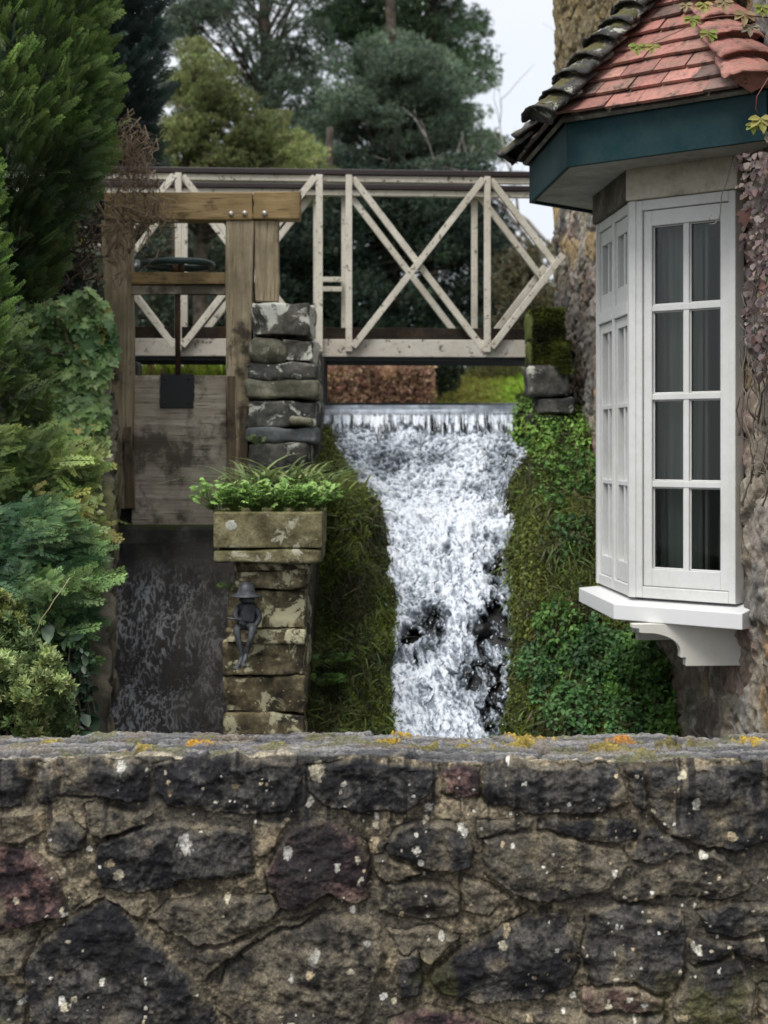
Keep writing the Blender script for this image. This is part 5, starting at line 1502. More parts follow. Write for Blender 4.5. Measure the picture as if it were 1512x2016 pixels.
tree('conifer', 'yellow-green bushy conifer in front of the dark trees left of the bridge middle', 'conifer', (B5[0], 26, 3.1), pt(390, 90, 26),
     pads_in([(375, 85), (420, 100), (470, 170), (500, 210), (560, 215), (600, 290), (640, 330), (620, 400), (270, 400), (275, 260), (320, 200), (340, 130)], 26, 135, .33, .5, .7, rgB) +
     [(pt(385, 110, 26), (.22, .22, .3)), (pt(370, 160, 26), (.3, .3, .3)), (pt(420, 165, 26), (.3, .3, .25))], 1700, .075, [(.08, .09, .03), (.1, .105, .04)], [(.26, .31, .11), (.32, .34, .14), (.22, .27, .11)], .16)
B6 = pt(340, 690, 30)
tree('conifer', 'grey-green conifer seen through the timber sluice frame', 'conifer', (B6[0], 30, 3.2), pt(345, 380, 30),
     pads_in([(240, 400), (460, 400), (460, 560), (440, 690), (250, 690)], 30, 46, .5, .6, .8, rgB), 420, .15, [(.02, .03, .022)], [(.06, .08, .055), (.08, .09, .06)], .16)
B7 = pt(1040, 700, 27)
tree('shrub', 'olive-brown shrub beyond the bridge beside the house corner', 'shrub', (B7[0], 27, 3.1), pt(1040, 540, 27),
     pads_in([(985, 540), (1010, 495), (1060, 500), (1110, 480), (1130, 690), (985, 690)], 27, 44, .34, .8, .6, rgB), 800, .1, [(.06, .055, .03)], [(.15, .14, .07), (.2, .16, .1)], .08)
B8 = pt(960, 700, 40)
tree('conifer', 'dark evergreen far behind the right-hand crossed railing', 'conifer', (B8[0], 40, 3.4), pt(960, 520, 40),
     pads_in([(900, 560), (960, 540), (1010, 600), (1020, 700), (880, 700)], 40, 14, .6, .7, .8, rgB), 200, .17, [(.01, .02, .012)], [(.035, .05, .03)], .15)

BL1 = pt(60, 700, 21)
tree('conifer', 'dark evergreen wall of foliage behind the left end of the footbridge', 'conifer', (BL1[0], 21, 2.3), pt(120, -200, 21),
     pads_in([(-150, -150), (230, -150), (220, 60), (190, 250), (190, 700), (-150, 700)], 21, 190, .45, .65, .8, rgB), 520, .13, [(.008, .014, .011), (.012, .02, .014)], [(.022, .038, .028), (.03, .048, .03)], .22)
# leafless tree against the pale sky
def bare_tree():
    r = thing('bare_tree', 'pale leafless tree standing against the sky beside the house corner', 'tree', (5.2, 34, 3.3))
    rg = np.random.default_rng(12); mb = MB(); mt = MB()
    def grow(p, d, L, rad, lev):
        q = [np.array(p, float)]; dd = np.array(d, float)
        for i in range(5):
            dd = norm(dd + rg.normal(0, .16, 3) + (0, 0, .04)); q.append(q[-1] + dd * L / 5)
        (mb if lev < 2 else mt).tube(q, rad, rad * .55, 5 if lev < 2 else 3)
        if lev < 4:
            for k in range(int(rg.integers(3, 5))):
                s = q[int(rg.integers(2, 6))]; nd = norm(dd + rg.normal(0, .55, 3)); grow(s, nd, L * rg.uniform(.55, .8), max(rad * .5, .008), lev + 1)
    base = pt(1120, 700, 34); base[2] = 3.3
    grow(base, (-.02, 0, 1), 4.2, .12, 0); grow(base + (0, 0, 1), (-.3, 0, 1), 3.2, .08, 1); grow(base + (0, 0, 2.2), (-.35, 0, .8), 2.6, .06, 1)
    mb.build('trunk', M['twig_pale'], r, smooth=True); mt.build('crown', M['twig_pale'], r, smooth=True)
bare_tree()

# russet hedge and bright grass on the far bank
def hedge():
    Y = 19.8; r = thing('hedge', 'russet brown beech hedge on the far bank framed under the bridge', 'hedge', (pt(735, 790, Y)[0], Y, 2.15))
    n = 9000; px = RNG.uniform(560, 852, n); py = RNG.uniform(722, 800, n) - 8 * RNG.random(n) ** 3 - 5 * vn(px * .05, 0, 0, 5); y = Y + RNG.uniform(-.3, .3, n)
    P = np.stack(((px - 756) / FPX * Y, y, H - (py - HOR) / FPX * Y), -1)
    c = pick([(.3, .17, .12), (.36, .21, .15), (.4, .27, .17), (.24, .14, .1)], n)
    lite = sstep(.1, .6, fbm(px * .03, py * .05, 0, 9, 3))[:, None]
    c = c * (1 - lite) + np.array((.5, .34, .2)) * lite
    scatter('foliage', CLUMP, P, RNG.normal(size=(n, 3)) + (0, -.6, .3), RNG.normal(size=(n, 3)), .055 * RNG.uniform(.6, 1.3, n), (jit(c * .7, n), jit(c, n)), M['leaf_far'], r)
    paths = [wiggly((x, Y + RNG.uniform(-.2, .2), 2.05), (x + RNG.normal(0, .1), Y, 2.75), 5, .05) for x in np.linspace(-1.1, .6, 30)]
    tubes_mesh('stems', paths, [(.012, .004)] * 30, M['twig_dark'], r)
hedge()
def far_grass():
    n = 14000; px = RNG.uniform(842, 1075, n); Yv = RNG.uniform(18.9, 25, n)
    X = (px - 756) / FPX * Yv; Z = np.array([gz(y) for y in Yv]) - .05
    g = sstep(960, 1030, px + 25 * RNG.normal(size=n)); c0 = colmix((.12, .12, .03), (.14, .24, .03), g); c1 = colmix((.3, .3, .09), (.42, .62, .1), g)
    a = RNG.uniform(0, 6.28, n); D = np.stack((.5 * np.cos(a), .5 * np.sin(a), np.ones(n)), -1)
    o = scatter('tall_grass', GRASS, np.stack((X, Yv, Z), -1), D, np.stack((-np.cos(a), -np.sin(a), .5 + 0 * a), -1), RNG.uniform(.15, .42, n), (jit(c0, n), jit(c1, n)), M['leaf_far'])
    tag(o, 'bright green tall grass on the far bank under the right of the bridge', 'grass', kind='stuff')
    n = 2600; px = RNG.uniform(235, 470, n); Yv = RNG.uniform(12.6, 13.4, n); X = (px - 756) / FPX * Yv
    a = RNG.uniform(0, 6.28, n); D = np.stack((.4 * np.cos(a), .4 * np.sin(a), np.ones(n)), -1)
    c = pick([(.26, .34, .04), (.34, .4, .06), (.3, .24, .12), (.2, .3, .04)], n)
    o = scatter('pond_grass', GRASS_STIFF, np.stack((X, Yv, np.full(n, 2.02)), -1), D, np.stack((-np.cos(a), -np.sin(a), .5 + 0 * a), -1), RNG.uniform(.3, .62, n), (jit(c * .6, n), jit(c, n)), M['leaf_far'])
    tag(o, 'yellow-green pond grass glimpsed between the paddle and the bridge', 'grass', kind='stuff')
    sheet('pond_margin', -6, -.9, 12.3, 15.5, 2.055, M['turf'], 12)
far_grass()
BK = pt(868, 790, 20.5); tree('shrub', 'dark evergreen shrub on the far bank between the russet hedge and the grass', 'shrub', (BK[0], 20.5, 2.2), pt(868, 722, 20.5), pads_in([(830, 712), (905, 712), (900, 755), (850, 765), (832, 750)], 20.5, 16, .16, .7, .15, rgB), 2600, .06, [(.01, .016, .01)], [(.025, .04, .022)], .05)
BK = pt(985, 790, 24); tree('shrub', 'olive green shrub on the far bank behind the tall grass', 'shrub', (BK[0], 24, 2.6), pt(985, 720, 24), pads_in([(890, 745), (960, 715), (1060, 715), (1060, 775), (880, 775)], 24, 30, .2, .7, .3, rgB), 2000, .07, [(.06, .065, .02)], [(.19, .2, .06), (.24, .22, .09)], .05)

# ------------------------------------------------------------------ left foreground evergreens
def column_conifer(name, label, c, rad, z0, z1, n, L, cb, ct, seed, tm=None, taper=.15, light=1.0, face=True, tint=None, amp=.3, low=1.0):
    rg = np.random.default_rng(seed); c = np.asarray(c, float)
    r = thing(name, label, 'conifer', (c[0], c[1], z0))
    th = rg.uniform(0, 2 * np.pi, n); 
    if face: th = np.where(rg.random(n) < .72, rg.uniform(np.pi * 1.0, np.pi * 2.25, n), th)
    z = rg.uniform(z0, z1, n); s = (z - z0) / (z1 - z0)
    R0 = rad * (1 - taper * s) * np.minimum(1, .35 + 3.2 * s) ** .5
    R0 = R0 * (low + (1 - low) * sstep(.12, .36, s))
    lob = vn(th * 2.2, z * 1.9, 0, seed + 1) * .6 + vn(th * 5, z * 4.2, 0, seed + 2) * .4
    depth = rg.random(n) ** 1.6 * .42
    Rr = R0 * (1 + amp * lob) * (1 - depth)
    out = np.stack((np.cos(th), np.sin(th), np.zeros(n)), -1); tan = np.stack((-np.sin(th), np.cos(th), np.zeros(n)), -1)
    P = np.stack((c[0] + Rr * np.cos(th), c[1] + Rr * np.sin(th), z), -1)
    D = out * rg.uniform(.45, 1.0, (n, 1)) + np.array((0, 0, 1.)) * rg.uniform(.25, .95, (n, 1)) + tan * rg.normal(0, .35, (n, 1))
    N = tan * rg.choice([-1, 1], (n, 1)) + rg.normal(0, .55, (n, 3)) + out * .35
    k = (lob * 1.1 + .25)[:, None]
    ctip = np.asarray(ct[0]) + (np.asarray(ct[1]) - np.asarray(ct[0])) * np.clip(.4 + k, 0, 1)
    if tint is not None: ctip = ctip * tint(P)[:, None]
    b = np.broadcast_to(np.asarray(cb, float), (n, 3))
    scatter('foliage', tm or SPRAY, P, D, N, L * rg.uniform(.6, 1.25, n), (jit(b, n, .25, .06, rg), jit(ctip, n, .22, .06, rg)), M['leaf'], r)
    mb = MB(); mb.tube(wiggly((c[0], c[1], z0 - .3), (c[0], c[1], z1), 8, .05), rad * .16, rad * .05, 8)
    for i in range(60):
        zz_ = rg.uniform(z0, z1 - .2); a = rg.uniform(0, 6.28); q = rad * .75
        mb.tube(wiggly((c[0], c[1], zz_), (c[0] + q * math.cos(a), c[1] + q * math.sin(a), zz_ + .25), 5, .05), .012, .003, 4)
    mb.build('trunk', M['bark'], r, smooth=True)
    return r
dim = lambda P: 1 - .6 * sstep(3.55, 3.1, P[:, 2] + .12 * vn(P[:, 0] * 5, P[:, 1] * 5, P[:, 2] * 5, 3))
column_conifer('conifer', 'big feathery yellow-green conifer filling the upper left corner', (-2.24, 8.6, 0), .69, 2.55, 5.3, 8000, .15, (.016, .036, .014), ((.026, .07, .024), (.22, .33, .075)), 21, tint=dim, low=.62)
column_conifer('conifer', 'dark blue-green conifer just right of the feathery yellow-green one', (-2.95, 13.0, 0), .95, 3.1, 6.8, 6500, .26, (.005, .01, .009), ((.016, .03, .026), (.045, .075, .06)), 22, taper=.1, amp=.22)
column_conifer('conifer', 'small bright green conifer spray at the left edge level with the bridge railing', (-1.98, 7.2, 0), .23, 2.2, 3.12, 700, .11, (.02, .05, .016), ((.06, .13, .03), (.24, .38, .07)), 23, taper=.5)

def shrub_sprays(name, label, cat, poly, Y, bulge, n, L, cb, cts, dirn, tm, seed, spread=.5, mat='leaf', rooted=None, upn=.5, tips=.06):
    rg = np.random.default_rng(seed); q = rand_in_poly(poly, n, rg)
    ctr = np.mean(poly, 0); ext = (np.max(poly, 0) - np.min(poly, 0)) / 2
    dd = np.clip(1 - (((q - ctr) / ext) ** 2).sum(1), 0, 1)
    lob = fbm(q[:, 0] * .016, q[:, 1] * .02, 0, seed, 3)
    Yv = Y - bulge * np.sqrt(dd) - .12 * lob + rg.random(n) ** 1.5 * .3
    P = np.stack(((q[:, 0] - 756) / FPX * Yv, Yv, H - (q[:, 1] - HOR) / FPX * Yv), -1)
    r = thing(name, label, cat, rooted if rooted is not None else (P[:, 0].mean(), Y, P[:, 2].min() - .1))
    D = np.asarray(dirn, float) + rg.normal(0, spread, (n, 3)); N = rg.normal(0, .5, (n, 3)) + np.array((0, -.7, upn))
    k = np.clip(.45 + .9 * lob + rg.normal(0, .2, n), 0, 1)[:, None]
    # straggling leaders that break the outline
    lead = rg.random(n) < tips; L = np.where(lead, L * 2.1, L); D = np.where(lead[:, None], D + np.asarray(dirn, float) * .8, D); P = P + lead[:, None] * np.array((.02, -.05, .01))
    ct = np.asarray(cts[0]) + (np.asarray(cts[1]) - np.asarray(cts[0])) * k
    b = np.broadcast_to(np.asarray(cb, float), (n, 3))
    scatter('foliage', tm, P, D, N, L * rg.uniform(.55, 1.25, n), (jit(b, n, .2, .06, rg), jit(ct, n, .2, .06, rg)), M[mat], r)
    root = np.array(r.location); idx = rg.integers(0, n, 34)
    tubes_mesh('stems', [wiggly(root + rg.normal(0, .05, 3), P[i] + np.array((0, .06, 0)), 7, .06) for i in idx], [(.011, .003)] * 34, M['twig_dark'], r)
    return r
shrub_sprays('golden_conifer', 'low golden-yellow conifer below the hanging ivy on the left', 'conifer', [(-80, 850), (40, 850), (120, 890), (190, 905), (180, 960), (120, 1000), (60, 1040), (-80, 1050)], 7.7, .26, 1900, .08, (.05, .07, .02), ((.09, .16, .035), (.38, .48, .12)), (.75, -.35, .3), SPRAY, 31, .4)
shrub_sprays('juniper', 'feathery blue-green juniper arching over the sluice channel on the left', 'juniper', [(-80, 1010), (60, 985), (120, 985), (160, 1040), (200, 1090), (175, 1130), (165, 1180), (175, 1215), (135, 1260), (120, 1340), (60, 1330), (-80, 1300)], 7.2, .28, 3000, .085, (.02, .05, .03), ((.06, .14, .045), (.31, .47, .15)), (.85, -.35, .12), JUNI, 32, .38)
shrub_sprays('juniper_bush', 'low yellow-tipped sprays between the golden conifer and the juniper', 'juniper', [(60, 960), (150, 990), (200, 1010), (210, 1060), (150, 1090), (70, 1090)], 7.45, .12, 420, .08, (.06, .06, .015), ((.15, .19, .045), (.4, .38, .09)), (.8, -.3, -.1), JUNI, 37, .4)
shrub_sprays('hebe', 'rounded small-leaved green shrub in the lower left corner behind the wall', 'shrub', [(-80, 1230), (10, 1205), (70, 1265), (110, 1290), (140, 1350), (150, 1470), (-80, 1500)], 6.55, .3, 2300, .05, (.06, .09, .035), ((.11, .17, .06), (.38, .46, .17)), (0, -.35, 1), ROS, 33, .45, tips=0)
shrub_sprays('hebe', 'small yellowish shrub tuft at the left edge above the rounded shrub', 'shrub', [(-80, 1170), (0, 1165), (45, 1200), (48, 1250), (-80, 1260)], 6.6, .15, 520, .05, (.05, .07, .02), ((.1, .14, .03), (.3, .33, .09)), (.1, -.35, 1), ROS, 34, .45, tips=0)
shrub_sprays('dark_shrub', 'dark glossy-leaved shrub between the rounded shrub and the channel wall', 'shrub', [(70, 1220), (160, 1220), (180, 1330), (172, 1480), (110, 1480), (80, 1320)], 7.0, .12, 900, .045, (.008, .018, .01), ((.025, .055, .026), (.09, .17, .085)), (.4, -.5, -.3), OVAL, 35, .6, 'ivy')
shrub_sprays('evergreen_undergrowth', 'shadowy evergreen undergrowth behind the ivy at the left edge', 'shrub', [(-120, 540), (90, 420), (215, 420), (215, 640), (60, 660), (20, 760), (-120, 800)], 10.9, .2, 700, .2, (.006, .01, .006), ((.01, .016, .009), (.022, .036, .02)), (.1, -.4, .6), SPRAY, 36, .6)
shrub_sprays('conifer_shrub', 'dark conifer shrub with yellowish tips between the ivy and the golden conifer', 'conifer', [(-120, 640), (30, 660), (75, 740), (95, 800), (80, 880), (-120, 890)], 8.2, .2, 1300, .1, (.012, .024, .01), ((.03, .06, .018), (.15, .22, .05)), (.6, -.4, .4), SPRAY, 38, .5)
# thin bare stalks arching through the juniper
tag(tubes_mesh('dead_stalk', [wiggly(pt(136, 1135, 6.75), pt(40, 1285, 6.72), 8, .015)], [(.003, .002)], NT('straw').bsdf((.3, .27, .15), .8)), 'long thin straw-coloured stalk slanting across the juniper', 'stalk')

def ivy(name, label, poly, Yf, n, size, cb, ct, seed, group=None, stems=20, bul=.18, trail=(), mat='ivy', tm=None):
    rg = np.random.default_rng(seed); q = rand_in_poly(poly, n, rg)
    Yv = np.array([Yf(a, b) for a, b in q]) - bul * (.5 + .5 * fbm(q[:, 0] * .018, q[:, 1] * .018, 0, seed, 3)) + rg.random(n) ** 2 * .14
    P = np.stack(((q[:, 0] - 756) / FPX * Yv, Yv, H - (q[:, 1] - HOR) / FPX * Yv), -1)
    r = thing(name, label, 'ivy', (P[:, 0].mean(), P[:, 1].max(), P[:, 2].min()), group)
    D = np.stack((rg.normal(.1, .55, n), rg.normal(-.35, .25, n), rg.normal(-.75, .4, n)), -1); N = np.stack((rg.normal(.1, .4, n), rg.normal(-.8, .3, n), rg.normal(.65, .35, n)), -1)
    k = np.clip(.5 + .6 * fbm(q[:, 0] * .01, q[:, 1] * .012, 0, seed + 3, 3) + rg.normal(0, .3, n), 0, 1)[:, None]
    c1 = np.asarray(ct[0]) + (np.asarray(ct[1]) - np.asarray(ct[0])) * k
    yl = (rg.random(n) < .07)[:, None]; c1 = np.where(yl, np.array((.3, .27, .06)), c1)
    b = np.broadcast_to(np.asarray(cb, float), (n, 3)); 
    scatter('leaves', tm or IVY, P, D, N, size * rg.gamma(9, 1 / 9, n), (jit(b * .5 + c1 * .5, n, .2, .05, rg), jit(c1, n, .18, .05, rg)), M[mat], r)
    if stems:
        idx = rg.integers(0, n, (stems, 2))
        tubes_mesh('stems', [wiggly(P[a] + (0, .05, 0), P[b_] + (0, .05, 0), 8, .06) for a, b_ in idx], [(.004, .002)] * stems, M['twig'], r)
    return r
ivy('ivy', 'dense dark green ivy mounded over the abutment left of the sluice post', [(10, 610), (60, 590), (120, 590), (170, 565), (205, 590), (222, 640), (222, 700), (205, 760), (190, 860), (140, 870), (60, 830), (90, 760), (40, 720), (10, 660)],
    lambda a, b: 9.22, 1500, .06, (.04, .085, .026), ((.08, .18, .05), (.42, .6, .24)), 41, stems=30, bul=.26)
ivy('ivy', 'paler trailing ivy hanging down the channel wall beside the sluice', [(40, 770), (120, 830), (205, 790), (215, 900), (195, 960), (205, 1010), (170, 1050), (190, 1110), (215, 1160), (160, 1120), (120, 1040), (120, 960), (60, 880)],
    lambda a, b: 8.75 - (b - 850) / 300 * .75, 900, .05, (.06, .095, .026), ((.13, .23, .06), (.52, .58, .22)), 42, stems=24, bul=.12)
ivy('ivy', 'thin ivy climbing the branch beside the left sluice post', [(120, 415), (145, 425), (200, 500), (205, 570), (170, 560), (160, 500), (120, 450)], lambda a, b: 9.45, 90, .036, (.06, .08, .05), ((.08, .12, .06), (.3, .34, .22)), 43, stems=12, bul=.1)

# bramble tangle over the end of the sluice beam
def tangle(name, label, cat, boxes, mat, n, rad, seed, Y):
    rg = np.random.default_rng(seed); paths = []
    for (poly, m) in boxes:
        a = rand_in_poly(poly, m, rg); b = rand_in_poly(poly, m, rg)
        for p, q in zip(a, b):
            y0, y1 = Y + rg.uniform(-.12, .1, 2); A, B = pt(*p, y0), pt(*q, y1)
            if np.linalg.norm(A - B) < .08: continue
            paths.append(wiggly(A, B, 10, .13, -.04 * rg.random()))
    return tag(tubes_mesh(name, paths, [(rad * rg.uniform(.6, 1.3), rad * .35) for _ in paths], M[mat], None, 4), label, cat)
tangle('bramble', 'tangle of thin reddish-brown bare stems over the left end of the sluice beam', 'bramble', [([(215, 240), (265, 230), (300, 280), (300, 340), (330, 440), (260, 460), (210, 440), (205, 330)], 95), ([(190, 400), (260, 420), (262, 560), (200, 560)], 34), ([(250, 380), (360, 380), (330, 440), (280, 545), (255, 540)], 26)], 'twig', 0, .0042, 51, 9.3)
tangle('bramble', 'dark bare branches arching over the ivy left of the sluice post', 'bramble', [([(60, 420), (130, 385), (210, 390), (215, 560), (80, 600), (30, 560)], 46), ([(0, 500), (70, 520), (60, 640), (0, 640)], 14)], 'twig_dark', 0, .007, 52, 9.3)
M['twig_grey'] = NT('grey_twig').bsdf((.17, .145, .12), .85)
arch = [pt(78, 590, 9.15), pt(70, 520, 9.12), pt(72, 460, 9.1), pt(95, 420, 9.1), pt(140, 388, 9.15), pt(190, 388, 9.25), pt(230, 410, 9.3), pt(250, 440, 9.35)]
tag(MB().tube(arch, .011, .005, 6).build('arched_branch', M['twig_grey'], None, smooth=True), 'thick grey branch arching from the ivy to the sluice beam', 'branch')

# ------------------------------------------------------------------ planter and pier plants
def leafy(name, label, px, py, Y, n, spread, size, cols, group, seed, ht=.05, cat='plant'):
    rg = np.random.default_rng(seed); c = pt(px, py, Y)
    a = rg.uniform(0, 6.28, n); rr = spread * np.sqrt(rg.random(n)); 
    P = c + np.stack((rr * np.cos(a), rr * np.sin(a) * .7, ht * (1 - (rr / spread) ** 2 * .5) * rg.uniform(.15, 1, n) ** .7 + rg.normal(0, .008, n)), -1)
    D = np.stack((np.cos(a) * .9, np.sin(a) * .9 - .35, rg.uniform(-.1, .5, n)), -1); N = np.stack((rg.normal(0, .35, n), rg.normal(-.45, .3, n), np.ones(n)), -1)
    r = thing(name, label, cat, c, group)
    k = rg.random(n)[:, None]; c1 = np.asarray(cols[0]) + (np.asarray(cols[1]) - np.asarray(cols[0])) * k
    scatter('leaves', LOBED, P, D, N, size * rg.uniform(.6, 1.2, n), (jit(c1 * .55, n, .15, .05, rg), jit(c1, n, .18, .05, rg)), M['leaf'], r)
    tubes_mesh('stems', [wiggly(c + np.array((rg.normal(0, .012), 0, -.02)), P[i], 5, .02) for i in range(n)], [(.0016, .001)] * n, NT('green_stem').bsdf((.09, .14, .03), .6), r, 3)
    return r
GP = 'leafy plants in the stone planter'
for i, (px, py, n, lab) in enumerate([(418, 985, 34, 'leafy green plant spilling over the left corner of the stone planter'), (462, 992, 40, 'leafy green plant in the stone planter next to the overhanging left one'),
        (505, 990, 46, 'leafy green plant near the middle of the stone planter'), (548, 992, 46, 'leafy green plant right of the middle of the stone planter'), (590, 990, 44, 'leafy green plant near the right end of the stone planter'), (628, 985, 30, 'leafy green plant spilling over the right corner of the stone planter')]):
    leafy('leafy_plant', lab, px, py + 10, PL + (.14 if 0 < i < 5 else .16), int(n * 2.3), .095, .05, ((.16, .31, .055), (.42, .64, .19)), GP, 60 + i, .15)
for i, (px, Y, n, L, lab) in enumerate([(530, 8.75, 70, .27, 'clump of long arching grass behind the planter at the foot of the pier'), (585, 8.85, 70, .24, 'pale grass clump behind the right end of the planter'), (625, 9.0, 80, .2, 'grass clump on the edge between the pier and the waterfall'), (475, 8.72, 26, .2, 'thin upright grass clump beside the right sluice post')]):
    grass_tuft('grass_clump', lab, (pt(px, 960, Y)[0], Y, 1.39), int(n * 2.6), L * 2.0, .07, ((.07, .11, .03), (.3, .38, .16)) if i != 2 else ((.08, .12, .02), (.32, .38, .08)), lean=.38, tm=GRASS_FINE, cat='grass clump', group='grass clumps around the pier')
leafy('wall_plant', 'small leafy plant rooted in the joints of the stone pier', 505, 868, 9.44, 14, .06, .04, ((.12, .17, .05), (.24, .3, .12)), None, 71, .03)
leafy('wall_plant', 'small leafy plant hanging beside the column under the planter', 452, 1150, 8.0, 16, .05, .035, ((.05, .1, .02), (.13, .22, .05)), None, 72, .0)
for i, (px, py, lab) in enumerate([(655, 1300, 'small leafy plant growing from the dark bank right of the column'), (640, 1340, 'leafy plant low on the dark bank just above the wall beside the column')]):
    leafy('bank_plant', lab, px, py, float(water_dep(py)) - .42, 34, .1, .05, ((.03, .08, .012), (.12, .24, .04)), 'plants on the dark bank', 74 + i, .02)

# ------------------------------------------------------------------ moss, grass and plants on the banks
def surf_normals(P):
    a = np.gradient(P, axis=1); b = np.gradient(P, axis=0); n = norm(np.cross(a, b))
    return np.where(n[..., 1:2] > 0, -n, n)
def cover(name, label, cat, P, PX, RW, n, dens, tm, L, colf, mat, seed, down=.6, jitter=.01, out=.5, rnd=.5):
    rg = np.random.default_rng(seed); Nn = surf_normals(P); m, k = P.shape[:2]
    i = rg.integers(0, m - 1, n * 3); j = rg.integers(0, k - 1, n * 3)
    px, rw = PX[i, j], RW[i, j]
    keep = rg.random(len(i)) < dens(px, rw); i, j = i[keep][:n], j[keep][:n]; n = len(i)
    f, g = rg.random((2, n, 1)); Q = P[i, j] * (1 - f) * (1 - g) + P[i + 1, j] * f * (1 - g) + P[i, j + 1] * (1 - f) * g + P[i + 1, j + 1] * f * g
    N = Nn[i, j]; D = N * out + np.array((0, 0, -1)) * down + rg.normal(0, rnd, (n, 3))
    c0, c1 = colf(PX[i, j], RW[i, j], n, rg)
    o = scatter(name, tm, Q + rg.normal(0, jitter, (n, 3)), D, N + rg.normal(0, .3, (n, 3)) + (0, 0, .4), L * rg.uniform(.5, 1.4, n), (c0, c1), M[mat])
    return tag(o, label, cat, kind='stuff')
def moss_cols(px, rw, n, rg):
    k = np.clip(.5 + .9 * fbm(px * .02, rw * .02, 0, 501, 4), 0, 1); a = colmix((.04, .05, .015), (.17, .21, .036), k); br = sstep(.1, .6, fbm(px * .013, rw * .011, 0, 502, 3))
    a = colmix(a, (.08, .06, .032), br * .55); return jit(a * .6, n, .25, .06, rg), jit(a * 1.25, n, .25, .06, rg)
def grass_cols(px, rw, n, rg):
    k = np.clip(.5 + .9 * fbm(px * .016, rw * .014, 0, 503, 4), 0, 1); hi = sstep(1050, 850, rw)
    a = colmix(colmix((.06, .085, .025), (.15, .22, .045), k), colmix((.16, .2, .04), (.32, .44, .08), k), hi * .8)
    a = np.where((rg.random(n) < .15)[:, None], np.array((.15, .13, .07)), a); return jit(a * .5, n, .25, .06, rg), jit(a, n, .25, .06, rg)
cover('moss', 'dark green moss blanketing the bank left of the waterfall', 'moss', BL, BLpx, BLrow, 16000, lambda a, b: np.ones(len(a)), CLUMP, .022, moss_cols, 'leaf', 81, .3, .006)
cover('moss', 'green and brown moss blanketing the bank right of the waterfall', 'moss', BR, BRpx, BRrow, 24000, lambda a, b: np.ones(len(a)), CLUMP, .024, moss_cols, 'leaf', 82, .3, .006)
cover('bank_grass', 'grass hanging over the mossy bank left of the waterfall', 'grass', BL, BLpx, BLrow, 2600, lambda a, b: .15 + .85 * sstep(1080, 930, b), GRASS, .10, grass_cols, 'leaf', 83, .35, .01, .7, .5)
cover('bank_grass', 'rough grass hanging on the bank right of the waterfall', 'grass', BR, BRpx, BRrow, 5200, lambda a, b: .35 + .5 * sstep(.0, .5, fbm(a * .01, b * .008, 0, 9, 3)), GRASS, .11, grass_cols, 'leaf', 84, .75, .01, .6, .45)
def hang_cols(px, rw, n, rg):
    k = np.clip(.5 + .9 * fbm(px * .02, rw * .01, 0, 513, 4), 0, 1); a = colmix((.06, .055, .022), (.16, .19, .04), k)
    return jit(a * .5, n, .25, .06, rg), jit(a, n, .28, .07, rg)
cover('hanging_grass', 'long dead and green grass strands hanging down the middle of the right bank', 'grass', BR, BRpx, BRrow, 5200, lambda a, b: sstep(1180, 1130, a) * sstep(850, 930, b) * sstep(1300, 1180, b), GRASS_FINE, .19, hang_cols, 'leaf', 86, 1.1, .02, .45, .32)
cover('hanging_grass', 'dead brown grass strands hanging over the lower part of the left bank', 'grass', BL, BLpx, BLrow, 2600, lambda a, b: sstep(960, 1060, b), GRASS_FINE, .17, hang_cols, 'leaf', 87, 1.1, .02, .4, .4)
def patch(name, label, P, PX, RW, ctr, ext, n, L, c, tm, seed, group, cat='plant', mat='leaf', lift=.05):
    """one plant: leaves over an oval patch of the bank surface"""
    rg = np.random.default_rng(seed); Nn = surf_normals(P)
    d = ((PX - ctr[0]) / ext[0]) ** 2 + ((RW - ctr[1]) / ext[1]) ** 2 + .45 * fbm(PX * .03, RW * .03, 0, seed, 3)
    ii, jj = np.where(d < 1)
    if len(ii) == 0: return
    s = rg.integers(0, len(ii), n); i, j = np.minimum(ii[s], P.shape[0] - 2), np.minimum(jj[s], P.shape[1] - 2); f, g = rg.random((2, n, 1))
    hgt = np.clip(1 - d[i, j], 0, 1)[:, None] ** .5
    Q = P[i, j] * (1 - f) * (1 - g) + P[i + 1, j] * f * (1 - g) + P[i, j + 1] * (1 - f) * g + P[i + 1, j + 1] * f * g + Nn[i, j] * lift * hgt * rg.random((n, 1)) ** .6
    D = rg.normal(0, .7, (n, 3)) + np.array((0, -.35, -.35)); N = Nn[i, j] + rg.normal(0, .35, (n, 3)) + (0, 0, .5)
    k = np.clip(.5 + .7 * fbm(Q[:, 0] * 9, Q[:, 2] * 9, 0, seed, 3) + rg.normal(0, .2, n), 0, 1); c1 = colmix(c[0], c[1], k)
    r = thing(name, label, cat, Q.mean(0), group)
    scatter('leaves', tm, Q, D, N, L * rg.uniform(.6, 1.3, n), (jit(c1 * .6, n, .2, .05, rg), jit(c1, n, .2, .05, rg)), M[mat], r)
    t = rg.integers(0, n, (10, 2)); tubes_mesh('stems', [wiggly(Q[a], Q[b], 6, .04) - np.array((0, -.02, 0)) for a, b in t], [(.0025, .0015)] * 10, M['twig_dark'], r, 3)
BRI = ((.09, .2, .035), (.3, .52, .1)); MID = ((.05, .13, .03), (.19, .38, .075)); DRK = ((.03, .085, .026), (.12, .26, .08)); YEL = ((.1, .12, .018), (.26, .28, .05))
GR = 'plants on the right bank'
